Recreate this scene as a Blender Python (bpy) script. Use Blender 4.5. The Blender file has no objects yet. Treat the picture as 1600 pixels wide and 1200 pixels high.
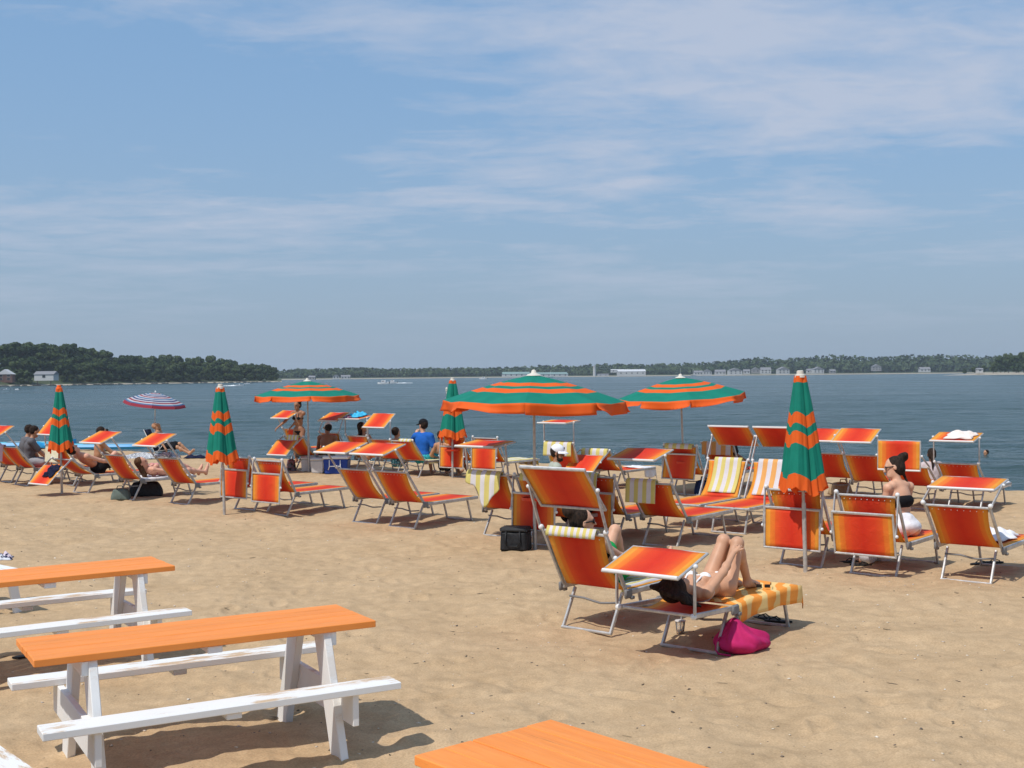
import bpy, bmesh, math, random
import numpy as np
from mathutils import Vector, Matrix
random.seed(7); rng = np.random.default_rng(7)
R = math.radians
scene = bpy.context.scene
C = scene.collection

# ------------------------------------------------------------------ camera
CAM_H = 2.3; F_PX = 1900.0; PITCH = math.atan(13.5/1900); ROLL = 0.0094
_f = Vector((0, math.cos(PITCH), -math.sin(PITCH)))
_u0 = Vector((0, math.sin(PITCH), math.cos(PITCH))); _r0 = Vector((1, 0, 0))
CU = (_u0*math.cos(ROLL) + _r0*math.sin(ROLL)); CR = (_r0*math.cos(ROLL) - _u0*math.sin(ROLL)); CF = _f
cam_d = bpy.data.cameras.new('camera'); cam = bpy.data.objects.new('camera', cam_d); C.objects.link(cam)
M4 = Matrix((( CR.x, CU.x, -CF.x, 0), (CR.y, CU.y, -CF.y, 0), (CR.z, CU.z, -CF.z, CAM_H), (0, 0, 0, 1)))
cam.matrix_world = M4
cam_d.sensor_width = 36; cam_d.lens = 36*F_PX/1600; cam_d.clip_end = 20000; cam_d.clip_start = 0.1
scene.camera = cam

# ------------------------------------------------------------------ sky, sun, exposure
SUN_EL = R(57); SH = Vector((0.40, 0.41, 0)).normalized()       # direction shadows fall on the ground
sun_dir = Vector((-SH.x*math.cos(SUN_EL), -SH.y*math.cos(SUN_EL), math.sin(SUN_EL)))   # towards the sun
world = bpy.data.worlds.new('World'); scene.world = world; world.use_nodes = True
wn = world.node_tree; wn.nodes.clear()
def WN(t, **k):
    n = wn.nodes.new(t)
    for a, b in k.items(): setattr(n, a, b)
    return n
wl = wn.links.new
sky = WN('ShaderNodeTexSky', sky_type='NISHITA'); sky.sun_disc = False
sky.sun_elevation = SUN_EL; sky.sun_rotation = math.atan2(sun_dir.x, sun_dir.y)
sky.air_density = 1.0; sky.dust_density = 1.6; sky.ozone_density = 1.6
tc = WN('ShaderNodeTexCoord'); sep = WN('ShaderNodeSeparateXYZ'); wl(tc.outputs['Generated'], sep.inputs[0])
def wmath(op, a, b=None, c=None, clamp=False):
    n = WN('ShaderNodeMath', operation=op); n.use_clamp = clamp
    for i, v in enumerate((a, b, c)):
        if v is None: continue
        if hasattr(v, 'links'): wl(v, n.inputs[i])
        else: n.inputs[i].default_value = v
    return n.outputs[0]
zc = wmath('MAXIMUM', sep.outputs[2], 0.0)
# summer haze: the sky greys towards the horizon, the same all round
hz = wmath('POWER', wmath('SUBTRACT', 1.0, zc, clamp=True), 6.5)
mixh = WN('ShaderNodeMix', data_type='RGBA'); wl(hz, mixh.inputs['Factor'])
grade = WN('ShaderNodeMix', data_type='RGBA', blend_type='MULTIPLY'); grade.inputs['Factor'].default_value = 1.0
wl(sky.outputs[0], grade.inputs['A']); grade.inputs['B'].default_value = (1.10, 1.25, 1.36, 1)
even = WN('ShaderNodeMix', data_type='RGBA'); even.inputs['Factor'].default_value = 0.6; wl(grade.outputs['Result'], even.inputs['A']); even.inputs['B'].default_value = (2.20, 4.25, 7.15, 1)
wl(even.outputs['Result'], mixh.inputs['A']); mixh.inputs['B'].default_value = (3.45, 4.30, 5.25, 1)
# thin high cloud on a flat layer overhead
den = wmath('ADD', zc, 0.06)
cx = wmath('DIVIDE', sep.outputs[0], den); cy = wmath('DIVIDE', sep.outputs[1], den)
comb = WN('ShaderNodeCombineXYZ'); wl(cx, comb.inputs[0]); wl(cy, comb.inputs[1])
mp = WN('ShaderNodeMapping'); wl(comb.outputs[0], mp.inputs[0])
mp.inputs['Location'].default_value = (3.1, 1.7, 0); mp.inputs['Rotation'].default_value = (0, 0, R(14)); mp.inputs['Scale'].default_value = (-0.62, 0.85, 1)
n1 = WN('ShaderNodeTexNoise'); wl(mp.outputs[0], n1.inputs['Vector']); n1.inputs['Scale'].default_value = 0.75; n1.inputs['Detail'].default_value = 9; n1.inputs['Roughness'].default_value = 0.62; n1.inputs['Distortion'].default_value = 0.35
n2 = WN('ShaderNodeTexNoise'); wl(mp.outputs[0], n2.inputs['Vector']); n2.inputs['Scale'].default_value = 5.5; n2.inputs['Detail'].default_value = 8; n2.inputs['Roughness'].default_value = 0.6; n2.inputs['Distortion'].default_value = 0.6
cl = wmath('ADD', n1.outputs[0], wmath('MULTIPLY', wmath('SUBTRACT', n2.outputs[0], 0.5), 0.30))
cr = WN('ShaderNodeValToRGB'); wl(cl, cr.inputs[0])
cr.color_ramp.elements[0].position = 0.46; cr.color_ramp.elements[0].color = (0, 0, 0, 1)
cr.color_ramp.elements[1].position = 0.645; cr.color_ramp.elements[1].color = (1, 1, 1, 1)
cfac = wmath('MULTIPLY', cr.outputs[0], 0.80)
cfac = wmath('MULTIPLY', cfac, wmath('MULTIPLY', wmath('SUBTRACT', zc, 0.02), 9.0, clamp=True))
mixc = WN('ShaderNodeMix', data_type='RGBA'); wl(cfac, mixc.inputs['Factor']); wl(mixh.outputs['Result'], mixc.inputs['A'])
mixc.inputs['B'].default_value = (5.2, 5.75, 7.0, 1)
bg = WN('ShaderNodeBackground'); wl(mixc.outputs['Result'], bg.inputs[0]); bg.inputs[1].default_value = 0.10
wo = WN('ShaderNodeOutputWorld'); wl(bg.outputs[0], wo.inputs[0])
sd = bpy.data.lights.new('sun', 'SUN'); sd.energy = 3.6; sd.angle = R(0.55); sd.color = (1.0, 0.955, 0.89)
sun = bpy.data.objects.new('sun', sd); C.objects.link(sun)
sun.rotation_euler = (-sun_dir).to_track_quat('-Z', 'Y').to_euler(); sun.location = (0, 0, 50)
scene.view_settings.view_transform = 'Standard'; scene.view_settings.look = 'None'
scene.view_settings.exposure = 0.0; scene.view_settings.gamma = 1.0
scene.render.engine = 'CYCLES'
scene.cycles.transparent_max_bounces = 12; scene.cycles.max_bounces = 8

# ------------------------------------------------------------------ helpers
def pix(px, py, z=0.0):
    """the point at height z seen at a pixel of the 1600x1200 photograph"""
    d = CF + CR*((px-800)/F_PX) - CU*((py-600)/F_PX)
    t = (z-CAM_H)/d.z
    return Vector((d.x*t, d.y*t, z))
def pixd(px, py, dist):
    d = CF + CR*((px-800)/F_PX) - CU*((py-600)/F_PX)
    t = dist/d.y
    return Vector((d.x*t, dist, CAM_H+d.z*t))
def proj(p):
    d = Vector(p)-Vector((0, 0, CAM_H)); k = d.dot(CF)
    return (800+F_PX*d.dot(CR)/k, 600-F_PX*d.dot(CU)/k)

def tag(o, label=None, cat=None, group=None, kind=None):
    if label: o['label'] = label
    if cat: o['category'] = cat
    if group: o['group'] = group
    if kind: o['kind'] = kind
    return o
def empty(name, loc=(0, 0, 0), rz=0.0, label=None, cat=None, group=None):
    o = bpy.data.objects.new(name, None); C.objects.link(o); o.location = loc; o.rotation_euler = (0, 0, rz)
    o.empty_display_size = 0.1
    return tag(o, label, cat, group)
def link(name, me, parent=None):
    o = bpy.data.objects.new(name, me); C.objects.link(o)
    if parent is not None: o.parent = parent
    return o

class MB:
    """collects shapes for ONE mesh object"""
    def __init__(s): s.v = []; s.f = []; s.m = []; s.uv = []; s.hasuv = False
    def add(s, vs, fs, mi=0, uvs=None):
        b = len(s.v); s.v += [tuple(v) for v in vs]
        s.uv += [tuple(u) for u in uvs] if uvs is not None else [(0.5, 0.5)]*len(vs)
        if uvs is not None: s.hasuv = True
        for k, f in enumerate(fs):
            s.f.append(tuple(i+b for i in f)); s.m.append(mi[k] if isinstance(mi, (list, tuple)) else mi)
        return s
    def tube(s, p0, p1, r0, r1=None, n=8, mi=0, flat=1.0, up=(0, 0, 1), caps=True):
        r1 = r0 if r1 is None else r1
        p0 = Vector(p0); p1 = Vector(p1); d = (p1-p0).normalized(); u = Vector(up)
        if abs(d.dot(u)) > 0.98: u = Vector((0, 1, 0))
        a = d.cross(u).normalized(); b = a.cross(d)
        vs = []
        for p, r in ((p0, r0), (p1, r1)):
            for i in range(n):
                t = 2*math.pi*(i+0.5)/n
                vs.append(p + a*(math.cos(t)*r*flat) + b*(math.sin(t)*r))
        fs = [(i, (i+1) % n, n+(i+1) % n, n+i) for i in range(n)]
        if caps: fs += [tuple(range(n-1, -1, -1)), tuple(range(n, 2*n))]
        return s.add(vs, fs, mi)
    def path(s, pts, r, n=6, mi=0, closed=False):
        pts = [Vector(p) for p in pts]; L = len(pts); vs = []
        rr = r if isinstance(r, (list, tuple)) else [r]*L
        for i, p in enumerate(pts):
            if closed: d = (pts[(i+1) % L]-pts[i-1])
            else: d = (pts[min(i+1, L-1)]-pts[max(i-1, 0)])
            d.normalize(); u = Vector((0, 0, 1)) if abs(d.z) < 0.95 else Vector((0, 1, 0))
            a = d.cross(u).normalized(); b = a.cross(d)
            for k in range(n):
                t = 2*math.pi*k/n; vs.append(p+a*math.cos(t)*rr[i]+b*math.sin(t)*rr[i])
        fs = []
        for i in range(L if closed else L-1):
            j = (i+1) % L
            fs += [(i*n+k, i*n+(k+1) % n, j*n+(k+1) % n, j*n+k) for k in range(n)]
        if not closed: fs += [tuple(range(n-1, -1, -1)), tuple(range((L-1)*n, L*n))]
        return s.add(vs, fs, mi)
    def box(s, c, size, mat=None, ch=0.0, mi=0):
        """box with chamfered edges"""
        c = Vector(c); hx, hy, hz_ = size[0]/2, size[1]/2, size[2]/2
        bm = bmesh.new(); bmesh.ops.create_cube(bm, size=1.0)
        for v in bm.verts: v.co = Vector((v.co.x*hx*2, v.co.y*hy*2, v.co.z*hz_*2))
        if ch > 0: bmesh.ops.bevel(bm, geom=bm.edges[:], offset=ch, segments=1, affect='EDGES')
        bm.verts.ensure_lookup_table()
        vs = [(mat @ v.co if mat else v.co)+c for v in bm.verts]; fs = [tuple(v.index for v in f.verts) for f in bm.faces]
        bm.verts.index_update()
        fs = [tuple(v.index for v in f.verts) for f in bm.faces]; bm.free()
        return s.add(vs, fs, mi)
    def beam(s, p0, p1, w, h, up=(0, 0, 1), ch=0.003, mi=0):
        """rectangular bar between two points; h along up"""
        p0 = Vector(p0); p1 = Vector(p1); d = (p1-p0); L = d.length; d.normalize(); u = Vector(up)
        a = d.cross(u).normalized(); b = a.cross(d)
        m = Matrix((d, a, b)).transposed()
        return s.box((p0+p1)/2, (L, w, h), m, ch, mi)
    def lathe(s, prof, n=16, c=(0, 0, 0), mi=0, axis=None):
        c = Vector(c); vs = []; fs = []
        for r, z in prof:
            for i in range(n):
                t = 2*math.pi*i/n; vs.append(c+Vector((r*math.cos(t), r*math.sin(t), z)))
        for j in range(len(prof)-1):
            fs += [(j*n+i, j*n+(i+1) % n, (j+1)*n+(i+1) % n, (j+1)*n+i) for i in range(n)]
        fs.append(tuple(range(n-1, -1, -1))); fs.append(tuple(range((len(prof)-1)*n, len(prof)*n)))
        return s.add(vs, fs, mi)
    def ball(s, c, r, n=8, mi=0):
        r = r if isinstance(r, (tuple, list)) else (r, r, r); c = Vector(c)
        vs = [c+Vector((0, 0, r[2]))]; fs = []; m = n//2
        for j in range(1, m):
            p = math.pi*j/m
            for i in range(n):
                t = 2*math.pi*i/n; vs.append(c+Vector((r[0]*math.sin(p)*math.cos(t), r[1]*math.sin(p)*math.sin(t), r[2]*math.cos(p))))
        vs.append(c-Vector((0, 0, r[2])))
        fs += [(0, 1+i, 1+(i+1) % n) for i in range(n)]
        for j in range(m-2):
            a = 1+j*n; b = a+n
            fs += [(a+i, b+i, b+(i+1) % n, a+(i+1) % n) for i in range(n)]
        a = 1+(m-2)*n; e = len(vs)-1
        fs += [(a+i, e, a+(i+1) % n) for i in range(n)]
        return s.add(vs, fs, mi)
    def grid(s, fn, nu, nv, mi=0, thick=0.0):
        """sheet fn(u,v)->point; with thick the sheet is doubled along its normal and closed"""
        P = [[Vector(fn(i/nu, j/nv)) for i in range(nu+1)] for j in range(nv+1)]
        uv = [(i/nu, j/nv) for j in range(nv+1) for i in range(nu+1)]
        W = nu+1
        fs = [(j*W+i, j*W+i+1, (j+1)*W+i+1, (j+1)*W+i) for j in range(nv) for i in range(nu)]
        flat = [p for r in P for p in r]
        if thick <= 0: return s.add(flat, fs, mi, uv)
        N = []
        for j in range(nv+1):
            for i in range(nu+1):
                du = P[j][min(i+1, nu)]-P[j][max(i-1, 0)]; dv = P[min(j+1, nv)][i]-P[max(j-1, 0)][i]
                k = du.cross(dv); N.append(k.normalized() if k.length > 1e-9 else Vector((0, 0, 1)))
        top = [p+n*thick/2 for p, n in zip(flat, N)]; bot = [p-n*thick/2 for p, n in zip(flat, N)]
        K = len(flat); fs2 = fs+[tuple(K+i for i in reversed(f)) for f in fs]
        for i in range(nu):
            fs2.append((i+1, i, K+i, K+i+1)); a = nv*W+i; fs2.append((a, a+1, K+a+1, K+a))
        for j in range(nv):
            a = j*W; fs2.append((a, a+W, K+a+W, K+a)); a = j*W+nu; fs2.append((a+W, a, K+a, K+a+W))
        return s.add(top+bot, fs2, mi, uv+uv)
    def build(s, name, mats, parent=None, smooth=False, label=None):
        me = bpy.data.meshes.new(name); me.from_pydata(s.v, [], s.f)
        mats = mats if isinstance(mats, (list, tuple)) else [mats]
        for m in mats: me.materials.append(m)
        if len(mats) > 1: me.polygons.foreach_set('material_index', s.m)
        if s.hasuv:
            ul = me.uv_layers.new(name='UVMap'); vi = np.empty(len(me.loops), dtype=np.int32); me.loops.foreach_get('vertex_index', vi)
            ul.data.foreach_set('uv', np.array(s.uv, dtype=np.float32)[vi].ravel())
        if smooth:
            me.polygons.foreach_set('use_smooth', [True]*len(me.polygons))
            if smooth == 'auto': me.set_sharp_from_angle(angle=R(38))
        me.update(); o = link(name, me, parent)
        if label: o['label'] = label
        return o

# numpy value noise -------------------------------------------------
_tab = rng.random((256, 256)).astype(np.float32)
def vnoise(x, y):
    xi = np.floor(x).astype(int); yi = np.floor(y).astype(int); fx = x-xi; fy = y-yi
    fx = fx*fx*(3-2*fx); fy = fy*fy*(3-2*fy)
    a = _tab[xi & 255, yi & 255]; b = _tab[(xi+1) & 255, yi & 255]; c = _tab[xi & 255, (yi+1) & 255]; d = _tab[(xi+1) & 255, (yi+1) & 255]
    return (a*(1-fx)+b*fx)*(1-fy)+(c*(1-fx)+d*fx)*fy - 0.5
# ------------------------------------------------------------------ materials
def mat(name, col=(0.5, 0.5, 0.5), rough=0.6, metal=0.0, spec=0.3):
    m = bpy.data.materials.new(name); m.use_nodes = True; b = m.node_tree.nodes['Principled BSDF']
    b.inputs['Base Color'].default_value = (*col, 1); b.inputs['Roughness'].default_value = rough
    b.inputs['Metallic'].default_value = metal; b.inputs['Specular IOR Level'].default_value = spec
    return m
def nodes(m): return m.node_tree, m.node_tree.nodes, m.node_tree.links.new, m.node_tree.nodes['Principled BSDF']
def noisy(name, c1, c2, scale=8.0, rough=0.6, stretch=(1, 1, 1), lo=0.35, hi=0.65, bump=0.0, metal=0.0, spec=0.3, detail=6, coord='Object'):
    m = mat(name, c1, rough, metal, spec); nt, nd, ln, b = nodes(m)
    t = nd.new('ShaderNodeTexCoord'); mp_ = nd.new('ShaderNodeMapping'); ln(t.outputs[coord], mp_.inputs[0]); mp_.inputs['Scale'].default_value = stretch
    n = nd.new('ShaderNodeTexNoise'); n.inputs['Scale'].default_value = scale; n.inputs['Detail'].default_value = detail; ln(mp_.outputs[0], n.inputs['Vector'])
    r = nd.new('ShaderNodeValToRGB'); ln(n.outputs[0], r.inputs[0])
    r.color_ramp.elements[0].position = lo; r.color_ramp.elements[0].color = (*c1, 1)
    r.color_ramp.elements[1].position = hi; r.color_ramp.elements[1].color = (*c2, 1)
    ln(r.outputs[0], b.inputs['Base Color'])
    if bump:
        bp = nd.new('ShaderNodeBump'); bp.inputs['Strength'].default_value = bump; bp.inputs['Distance'].default_value = 0.02; ln(n.outputs[0], bp.inputs['Height']); ln(bp.outputs[0], b.inputs['Normal'])
    return m
def add_translucent(m, fac=0.35, gain=1.0):
    """cloth lets some light through"""
    nt, nd, ln, b = nodes(m); out = [n for n in nd if n.type == 'OUTPUT_MATERIAL'][0]
    tr = nd.new('ShaderNodeBsdfTranslucent'); mx = nd.new('ShaderNodeMixShader'); mx.inputs[0].default_value = fac
    s = b.inputs['Base Color']
    mu_ = nd.new('ShaderNodeMix'); mu_.data_type = 'RGBA'; mu_.blend_type = 'MULTIPLY'; mu_.inputs[0].default_value = 1.0
    if s.links: ln(s.links[0].from_socket, mu_.inputs['A']); ln(s.links[0].from_socket, mu_.inputs['B'])
    else: mu_.inputs['A'].default_value = s.default_value; mu_.inputs['B'].default_value = s.default_value
    ln(mu_.outputs['Result'], tr.inputs[0])
    ln(b.outputs[0], mx.inputs[1]); ln(tr.outputs[0], mx.inputs[2]); ln(mx.outputs[0], out.inputs[0])
    return m
def ramp_u(name, stops, const=False, rough=0.7, weave=0.0, trans=0.0, coordi=0, rep=1.0):
    """cloth coloured across its width (UV) by woven stripes"""
    m = mat(name, stops[0][1], rough, 0, 0.25); nt, nd, ln, b = nodes(m)
    uv = nd.new('ShaderNodeUVMap'); sp = nd.new('ShaderNodeSeparateXYZ'); ln(uv.outputs[0], sp.inputs[0])
    val = sp.outputs[coordi]
    if rep != 1.0:
        k = nd.new('ShaderNodeMath'); k.operation = 'MULTIPLY'; k.inputs[1].default_value = rep; ln(val, k.inputs[0])
        k2 = nd.new('ShaderNodeMath'); k2.operation = 'FRACT'; ln(k.outputs[0], k2.inputs[0]); val = k2.outputs[0]
    r = nd.new('ShaderNodeValToRGB'); ln(val, r.inputs[0]); cr_ = r.color_ramp
    if const: cr_.interpolation = 'CONSTANT'
    while len(cr_.elements) < len(stops): cr_.elements.new(0.5)
    for e, (p, c) in zip(cr_.elements, stops): e.position = p; e.color = (*c, 1)
    t = nd.new('ShaderNodeTexCoord'); n = nd.new('ShaderNodeTexNoise'); n.inputs['Scale'].default_value = 9; n.inputs['Detail'].default_value = 8; ln(t.outputs['Object'], n.inputs['Vector'])
    mr = nd.new('ShaderNodeMapRange'); mr.inputs[1].default_value = 0.3; mr.inputs[2].default_value = 0.7; mr.inputs[3].default_value = 0.95; mr.inputs[4].default_value = 1.03; ln(n.outputs[0], mr.inputs[0])
    hs = nd.new('ShaderNodeHueSaturation'); ln(r.outputs[0], hs.inputs['Color']); ln(mr.outputs[0], hs.inputs['Value']); ln(hs.outputs[0], b.inputs['Base Color'])
    if weave:
        n2 = nd.new('ShaderNodeTexNoise'); n2.inputs['Scale'].default_value = 160; n2.inputs['Detail'].default_value = 2; ln(t.outputs['Object'], n2.inputs['Vector'])
        bp = nd.new('ShaderNodeBump'); bp.inputs['Strength'].default_value = weave; bp.inputs['Distance'].default_value = 0.004; ln(n2.outputs[0], bp.inputs['Height']); ln(bp.outputs[0], b.inputs['Normal'])
    if trans: add_translucent(m, trans)
    return m
YE = (0.82, 0.33, 0.040); OR = (0.78, 0.155, 0.020); RE = (0.71, 0.055, 0.015); RD = (0.65, 0.032, 0.011)
MAT_SLING = ramp_u('striped_sling_fabric', [(0, YE), (0.080, YE), (0.092, (0.80, 0.22, 0.027)), (0.165, (0.79, 0.17, 0.022)), (0.180, (0.75, 0.105, 0.018)), (0.30, RE), (0.50, RD), (0.68, RE), (0.80, (0.75, 0.105, 0.018)), (0.815, (0.79, 0.17, 0.022)), (0.895, (0.80, 0.22, 0.027)), (0.907, YE), (1, YE)], weave=0.2, trans=0.10)
nt, nd, ln, b = nodes(MAT_SLING)      # slack cloth: soft wrinkles under the weave
t = nd.new('ShaderNodeTexCoord'); wz = nd.new('ShaderNodeTexNoise'); wz.inputs['Scale'].default_value = 7; wz.inputs['Detail'].default_value = 3; wz.inputs['Distortion'].default_value = 0.8; ln(t.outputs['Object'], wz.inputs['Vector'])
bw = nd.new('ShaderNodeBump'); bw.inputs['Strength'].default_value = 0.35; bw.inputs['Distance'].default_value = 0.03; ln(wz.outputs[0], bw.inputs['Height'])
for q in nd:
    if q.type == 'BUMP' and q != bw: ln(bw.outputs[0], q.inputs['Normal'])
MAT_ALU = noisy('pale_aluminium', (0.40, 0.39, 0.38), (0.56, 0.55, 0.53), 18, 0.38, metal=0.35, spec=0.5)
MAT_BRACKET = mat('grey_plastic_bracket', (0.20, 0.195, 0.19), 0.5)
MAT_KNOB = mat('white_plastic_knob', (0.72, 0.71, 0.69), 0.4)
GREEN = (0.006, 0.235, 0.165); ORANGE = (0.88, 0.135, 0.016)
MAT_GREEN = add_translucent(noisy('green_canvas', GREEN, (0.009, 0.27, 0.19), 6, 0.75), 0.28)
MAT_ORANGE = add_translucent(noisy('orange_canvas', ORANGE, (0.90, 0.16, 0.02), 6, 0.75), 0.28)
MAT_POLE = noisy('brushed_steel_pole', (0.40, 0.38, 0.36), (0.52, 0.50, 0.47), 20, 0.4, metal=0.4)
MAT_WHITE = noisy('white_plastic', (0.72, 0.72, 0.70), (0.80, 0.80, 0.78), 10, 0.45)
# ================================================================== the setting
WATER_Z = -1.0
_crest = [pix(*p) for p in ((-500, 668), (0, 692), (300, 713), (650, 723), (1030, 729), (1300, 746), (1600, 768), (2100, 800))]
_cx = np.array([-120]+[p.x for p in _crest]+[40]); _cy = np.array([75]+[p.y for p in _crest]+[5])
def sand_h(x, y):
    x = np.asarray(x, dtype=np.float64); y = np.asarray(y, dtype=np.float64)
    h = 0.05*vnoise(x*0.55+9, y*0.55+3) + 0.060*vnoise(x*1.7+40, y*1.7) + 0.030*vnoise(x*3.6, y*3.9+17) + 0.017*vnoise(x*8.3+5, y*8.3) + 0.009*vnoise(x*19, y*19)
    # trodden hollows
    k = vnoise(x*2.6+70, y*2.9+11)+0.6*vnoise(x*5.1, y*5.1+31)
    h = h - 0.045*np.clip(k-0.22, 0, 1)
    d = (y-np.interp(x, _cx, _cy))*0.93
    d = d + 0.35*vnoise(x*0.4, y*0.3)
    s = np.where(d > 0, -0.19*d*d/(d+1.2), 0.0)
    return np.maximum(h*np.clip(1-(d)/6, 0.15, 1)+s, -2.2)
def gz(x, y): return float(sand_h(np.array([x]), np.array([y]))[0])
def ground(px, py):
    """the point of the sand seen at a pixel"""
    p = pix(px, py)
    for _ in range(3): p = pix(px, py, gz(p.x, p.y))
    return p

MAT_SAND = mat('beach_sand', (0.44, 0.34, 0.23), 0.95, 0, 0.05)
nt, nd, ln, b = nodes(MAT_SAND)
t = nd.new('ShaderNodeTexCoord')
def nz(scale, det, rough=0.55):
    n = nd.new('ShaderNodeTexNoise'); n.inputs['Scale'].default_value = scale; n.inputs['Detail'].default_value = det; n.inputs['Roughness'].default_value = rough; ln(t.outputs['Object'], n.inputs['Vector']); return n.outputs[0]
na, nb, nc = nz(0.9, 6), nz(6, 6), nz(70, 4, 0.7)
r1 = nd.new('ShaderNodeValToRGB'); ln(na, r1.inputs[0])
for e, (p, c) in zip(r1.color_ramp.elements, ((0.30, (0.472, 0.330, 0.192)), (0.70, (0.532, 0.381, 0.230)))): e.position = p; e.color = (*c, 1)
r2 = nd.new('ShaderNodeValToRGB'); ln(nb, r2.inputs[0])
for e, (p, c) in zip(r2.color_ramp.elements, ((0.30, (0.86, 0.85, 0.84)), (0.70, (1.08, 1.08, 1.08)))): e.position = p; e.color = (*c, 1)
r3 = nd.new('ShaderNodeValToRGB'); ln(nc, r3.inputs[0])
for e, (p, c) in zip(r3.color_ramp.elements, ((0.25, (0.72, 0.70, 0.68)), (0.62, (1.08, 1.08, 1.08)))): e.position = p; e.color = (*c, 1)
m1 = nd.new('ShaderNodeMix'); m1.data_type = 'RGBA'; m1.blend_type = 'MULTIPLY'; m1.inputs[0].default_value = 1; ln(r1.outputs[0], m1.inputs['A']); ln(r2.outputs[0], m1.inputs['B'])
m2 = nd.new('ShaderNodeMix'); m2.data_type = 'RGBA'; m2.blend_type = 'MULTIPLY'; m2.inputs[0].default_value = 1; ln(m1.outputs['Result'], m2.inputs['A']); ln(r3.outputs[0], m2.inputs['B'])
# wet sand near the water line
geo = nd.new('ShaderNodeNewGeometry'); spz = nd.new('ShaderNodeSeparateXYZ'); ln(geo.outputs['Position'], spz.inputs[0])
wr = nd.new('ShaderNodeMapRange'); wr.inputs[1].default_value = WATER_Z+0.12; wr.inputs[2].default_value = WATER_Z+0.35; wr.inputs[3].default_value = 1; wr.inputs[4].default_value = 0; ln(spz.outputs[2], wr.inputs[0])
m3 = nd.new('ShaderNodeMix'); m3.data_type = 'RGBA'; ln(wr.outputs[0], m3.inputs[0]); ln(m2.outputs['Result'], m3.inputs['A']); m3.inputs['B'].default_value = (0.20, 0.145, 0.085, 1)
ln(m3.outputs['Result'], b.inputs['Base Color'])
bp = nd.new('ShaderNodeBump'); bp.inputs['Strength'].default_value = 0.5; bp.inputs['Distance'].default_value = 0.02
ad = nd.new('ShaderNodeMath'); ad.operation = 'ADD'; ln(nb, ad.inputs[0]); ml = nd.new('ShaderNodeMath'); ml.operation = 'MULTIPLY'; ml.inputs[1].default_value = 0.35; ln(nc, ml.inputs[0]); ln(ml.outputs[0], ad.inputs[1]); ln(ad.outputs[0], bp.inputs['Height']); ln(bp.outputs[0], b.inputs['Normal'])

def fast_mesh(name, V, Q, material, smooth=True):
    me = bpy.data.meshes.new(name); V = np.asarray(V, dtype=np.float32); Q = np.asarray(Q, dtype=np.int32); k = Q.shape[1]
    me.vertices.add(len(V)); me.vertices.foreach_set('co', V.ravel())
    me.loops.add(Q.size); me.loops.foreach_set('vertex_index', Q.ravel())
    me.polygons.add(len(Q)); me.polygons.foreach_set('loop_start', np.arange(0, Q.size, k, dtype=np.int32))
    if smooth: me.polygons.foreach_set('use_smooth', np.ones(len(Q), dtype=bool))
    me.materials.append(material); me.update(calc_edges=True); me.validate(); return me
def grid_quads(nr, ncol):
    i = np.arange(nr-1)[:, None]*ncol+np.arange(ncol-1)[None, :]
    return np.stack([i, i+1, i+ncol+1, i+ncol], -1).reshape(-1, 4)
ys = np.concatenate([[-80, -30, -10, -3, 0, 1.5, 2.4], np.geomspace(3.0, 46, 640), [50, 56, 66, 90]])
us = np.concatenate([[-40, -14, -6, -2.8, -1.7, -1.25], np.linspace(-1, 1, 640), [1.25, 1.7, 2.8, 6, 14, 40]])
YY, UU = np.meshgrid(ys, us, indexing='ij'); XX = UU*(0.46*np.clip(YY, 3, 46)+0.9)
ZZ = sand_h(XX, YY)
# lines of footprints pressed into the sand
rf_ = np.random.default_rng(77)
for trail in range(95):
    y0 = 3.4+20*rf_.random()**1.2; x0 = rf_.uniform(-1, 1)*0.42*y0; dr0 = rf_.uniform(0, 2*math.pi); st = rf_.uniform(0.55, 0.72)
    for k in range(int(rf_.integers(6, 16))):
        dr0 += rf_.normal()*0.12; x0 += math.cos(dr0)*st; y0 += math.sin(dr0)*st
        if not 3.2 < y0 < 30: break
        sg = 1 if k % 2 else -1; fx_, fy_ = x0-math.sin(dr0)*0.09*sg, y0+math.cos(dr0)*0.09*sg
        r0, r1 = np.searchsorted(ys, (fy_-0.3, fy_+0.3)); w_ = 0.46*fy_+0.9; c0, c1 = np.searchsorted(us, ((fx_-0.35)/w_, (fx_+0.35)/w_))
        dx, dy = XX[r0:r1, c0:c1]-fx_, YY[r0:r1, c0:c1]-fy_; al_ = dx*math.cos(dr0)+dy*math.sin(dr0); ac = -dx*math.sin(dr0)+dy*math.cos(dr0)
        q = (al_/0.15)**2+(ac/0.07)**2; dp_ = rf_.uniform(0.010, 0.024)
        ZZ[r0:r1, c0:c1] += -dp_*np.exp(-q**1.5)+0.35*dp_*np.exp(-((np.sqrt(q)-1.35)/0.3)**2)
sand = link('sand', fast_mesh('sand', np.stack([XX, YY, ZZ], -1).reshape(-1, 3), grid_quads(len(ys), len(us)), MAT_SAND)); tag(sand, 'pale tan trodden beach sand', kind='structure')

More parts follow.
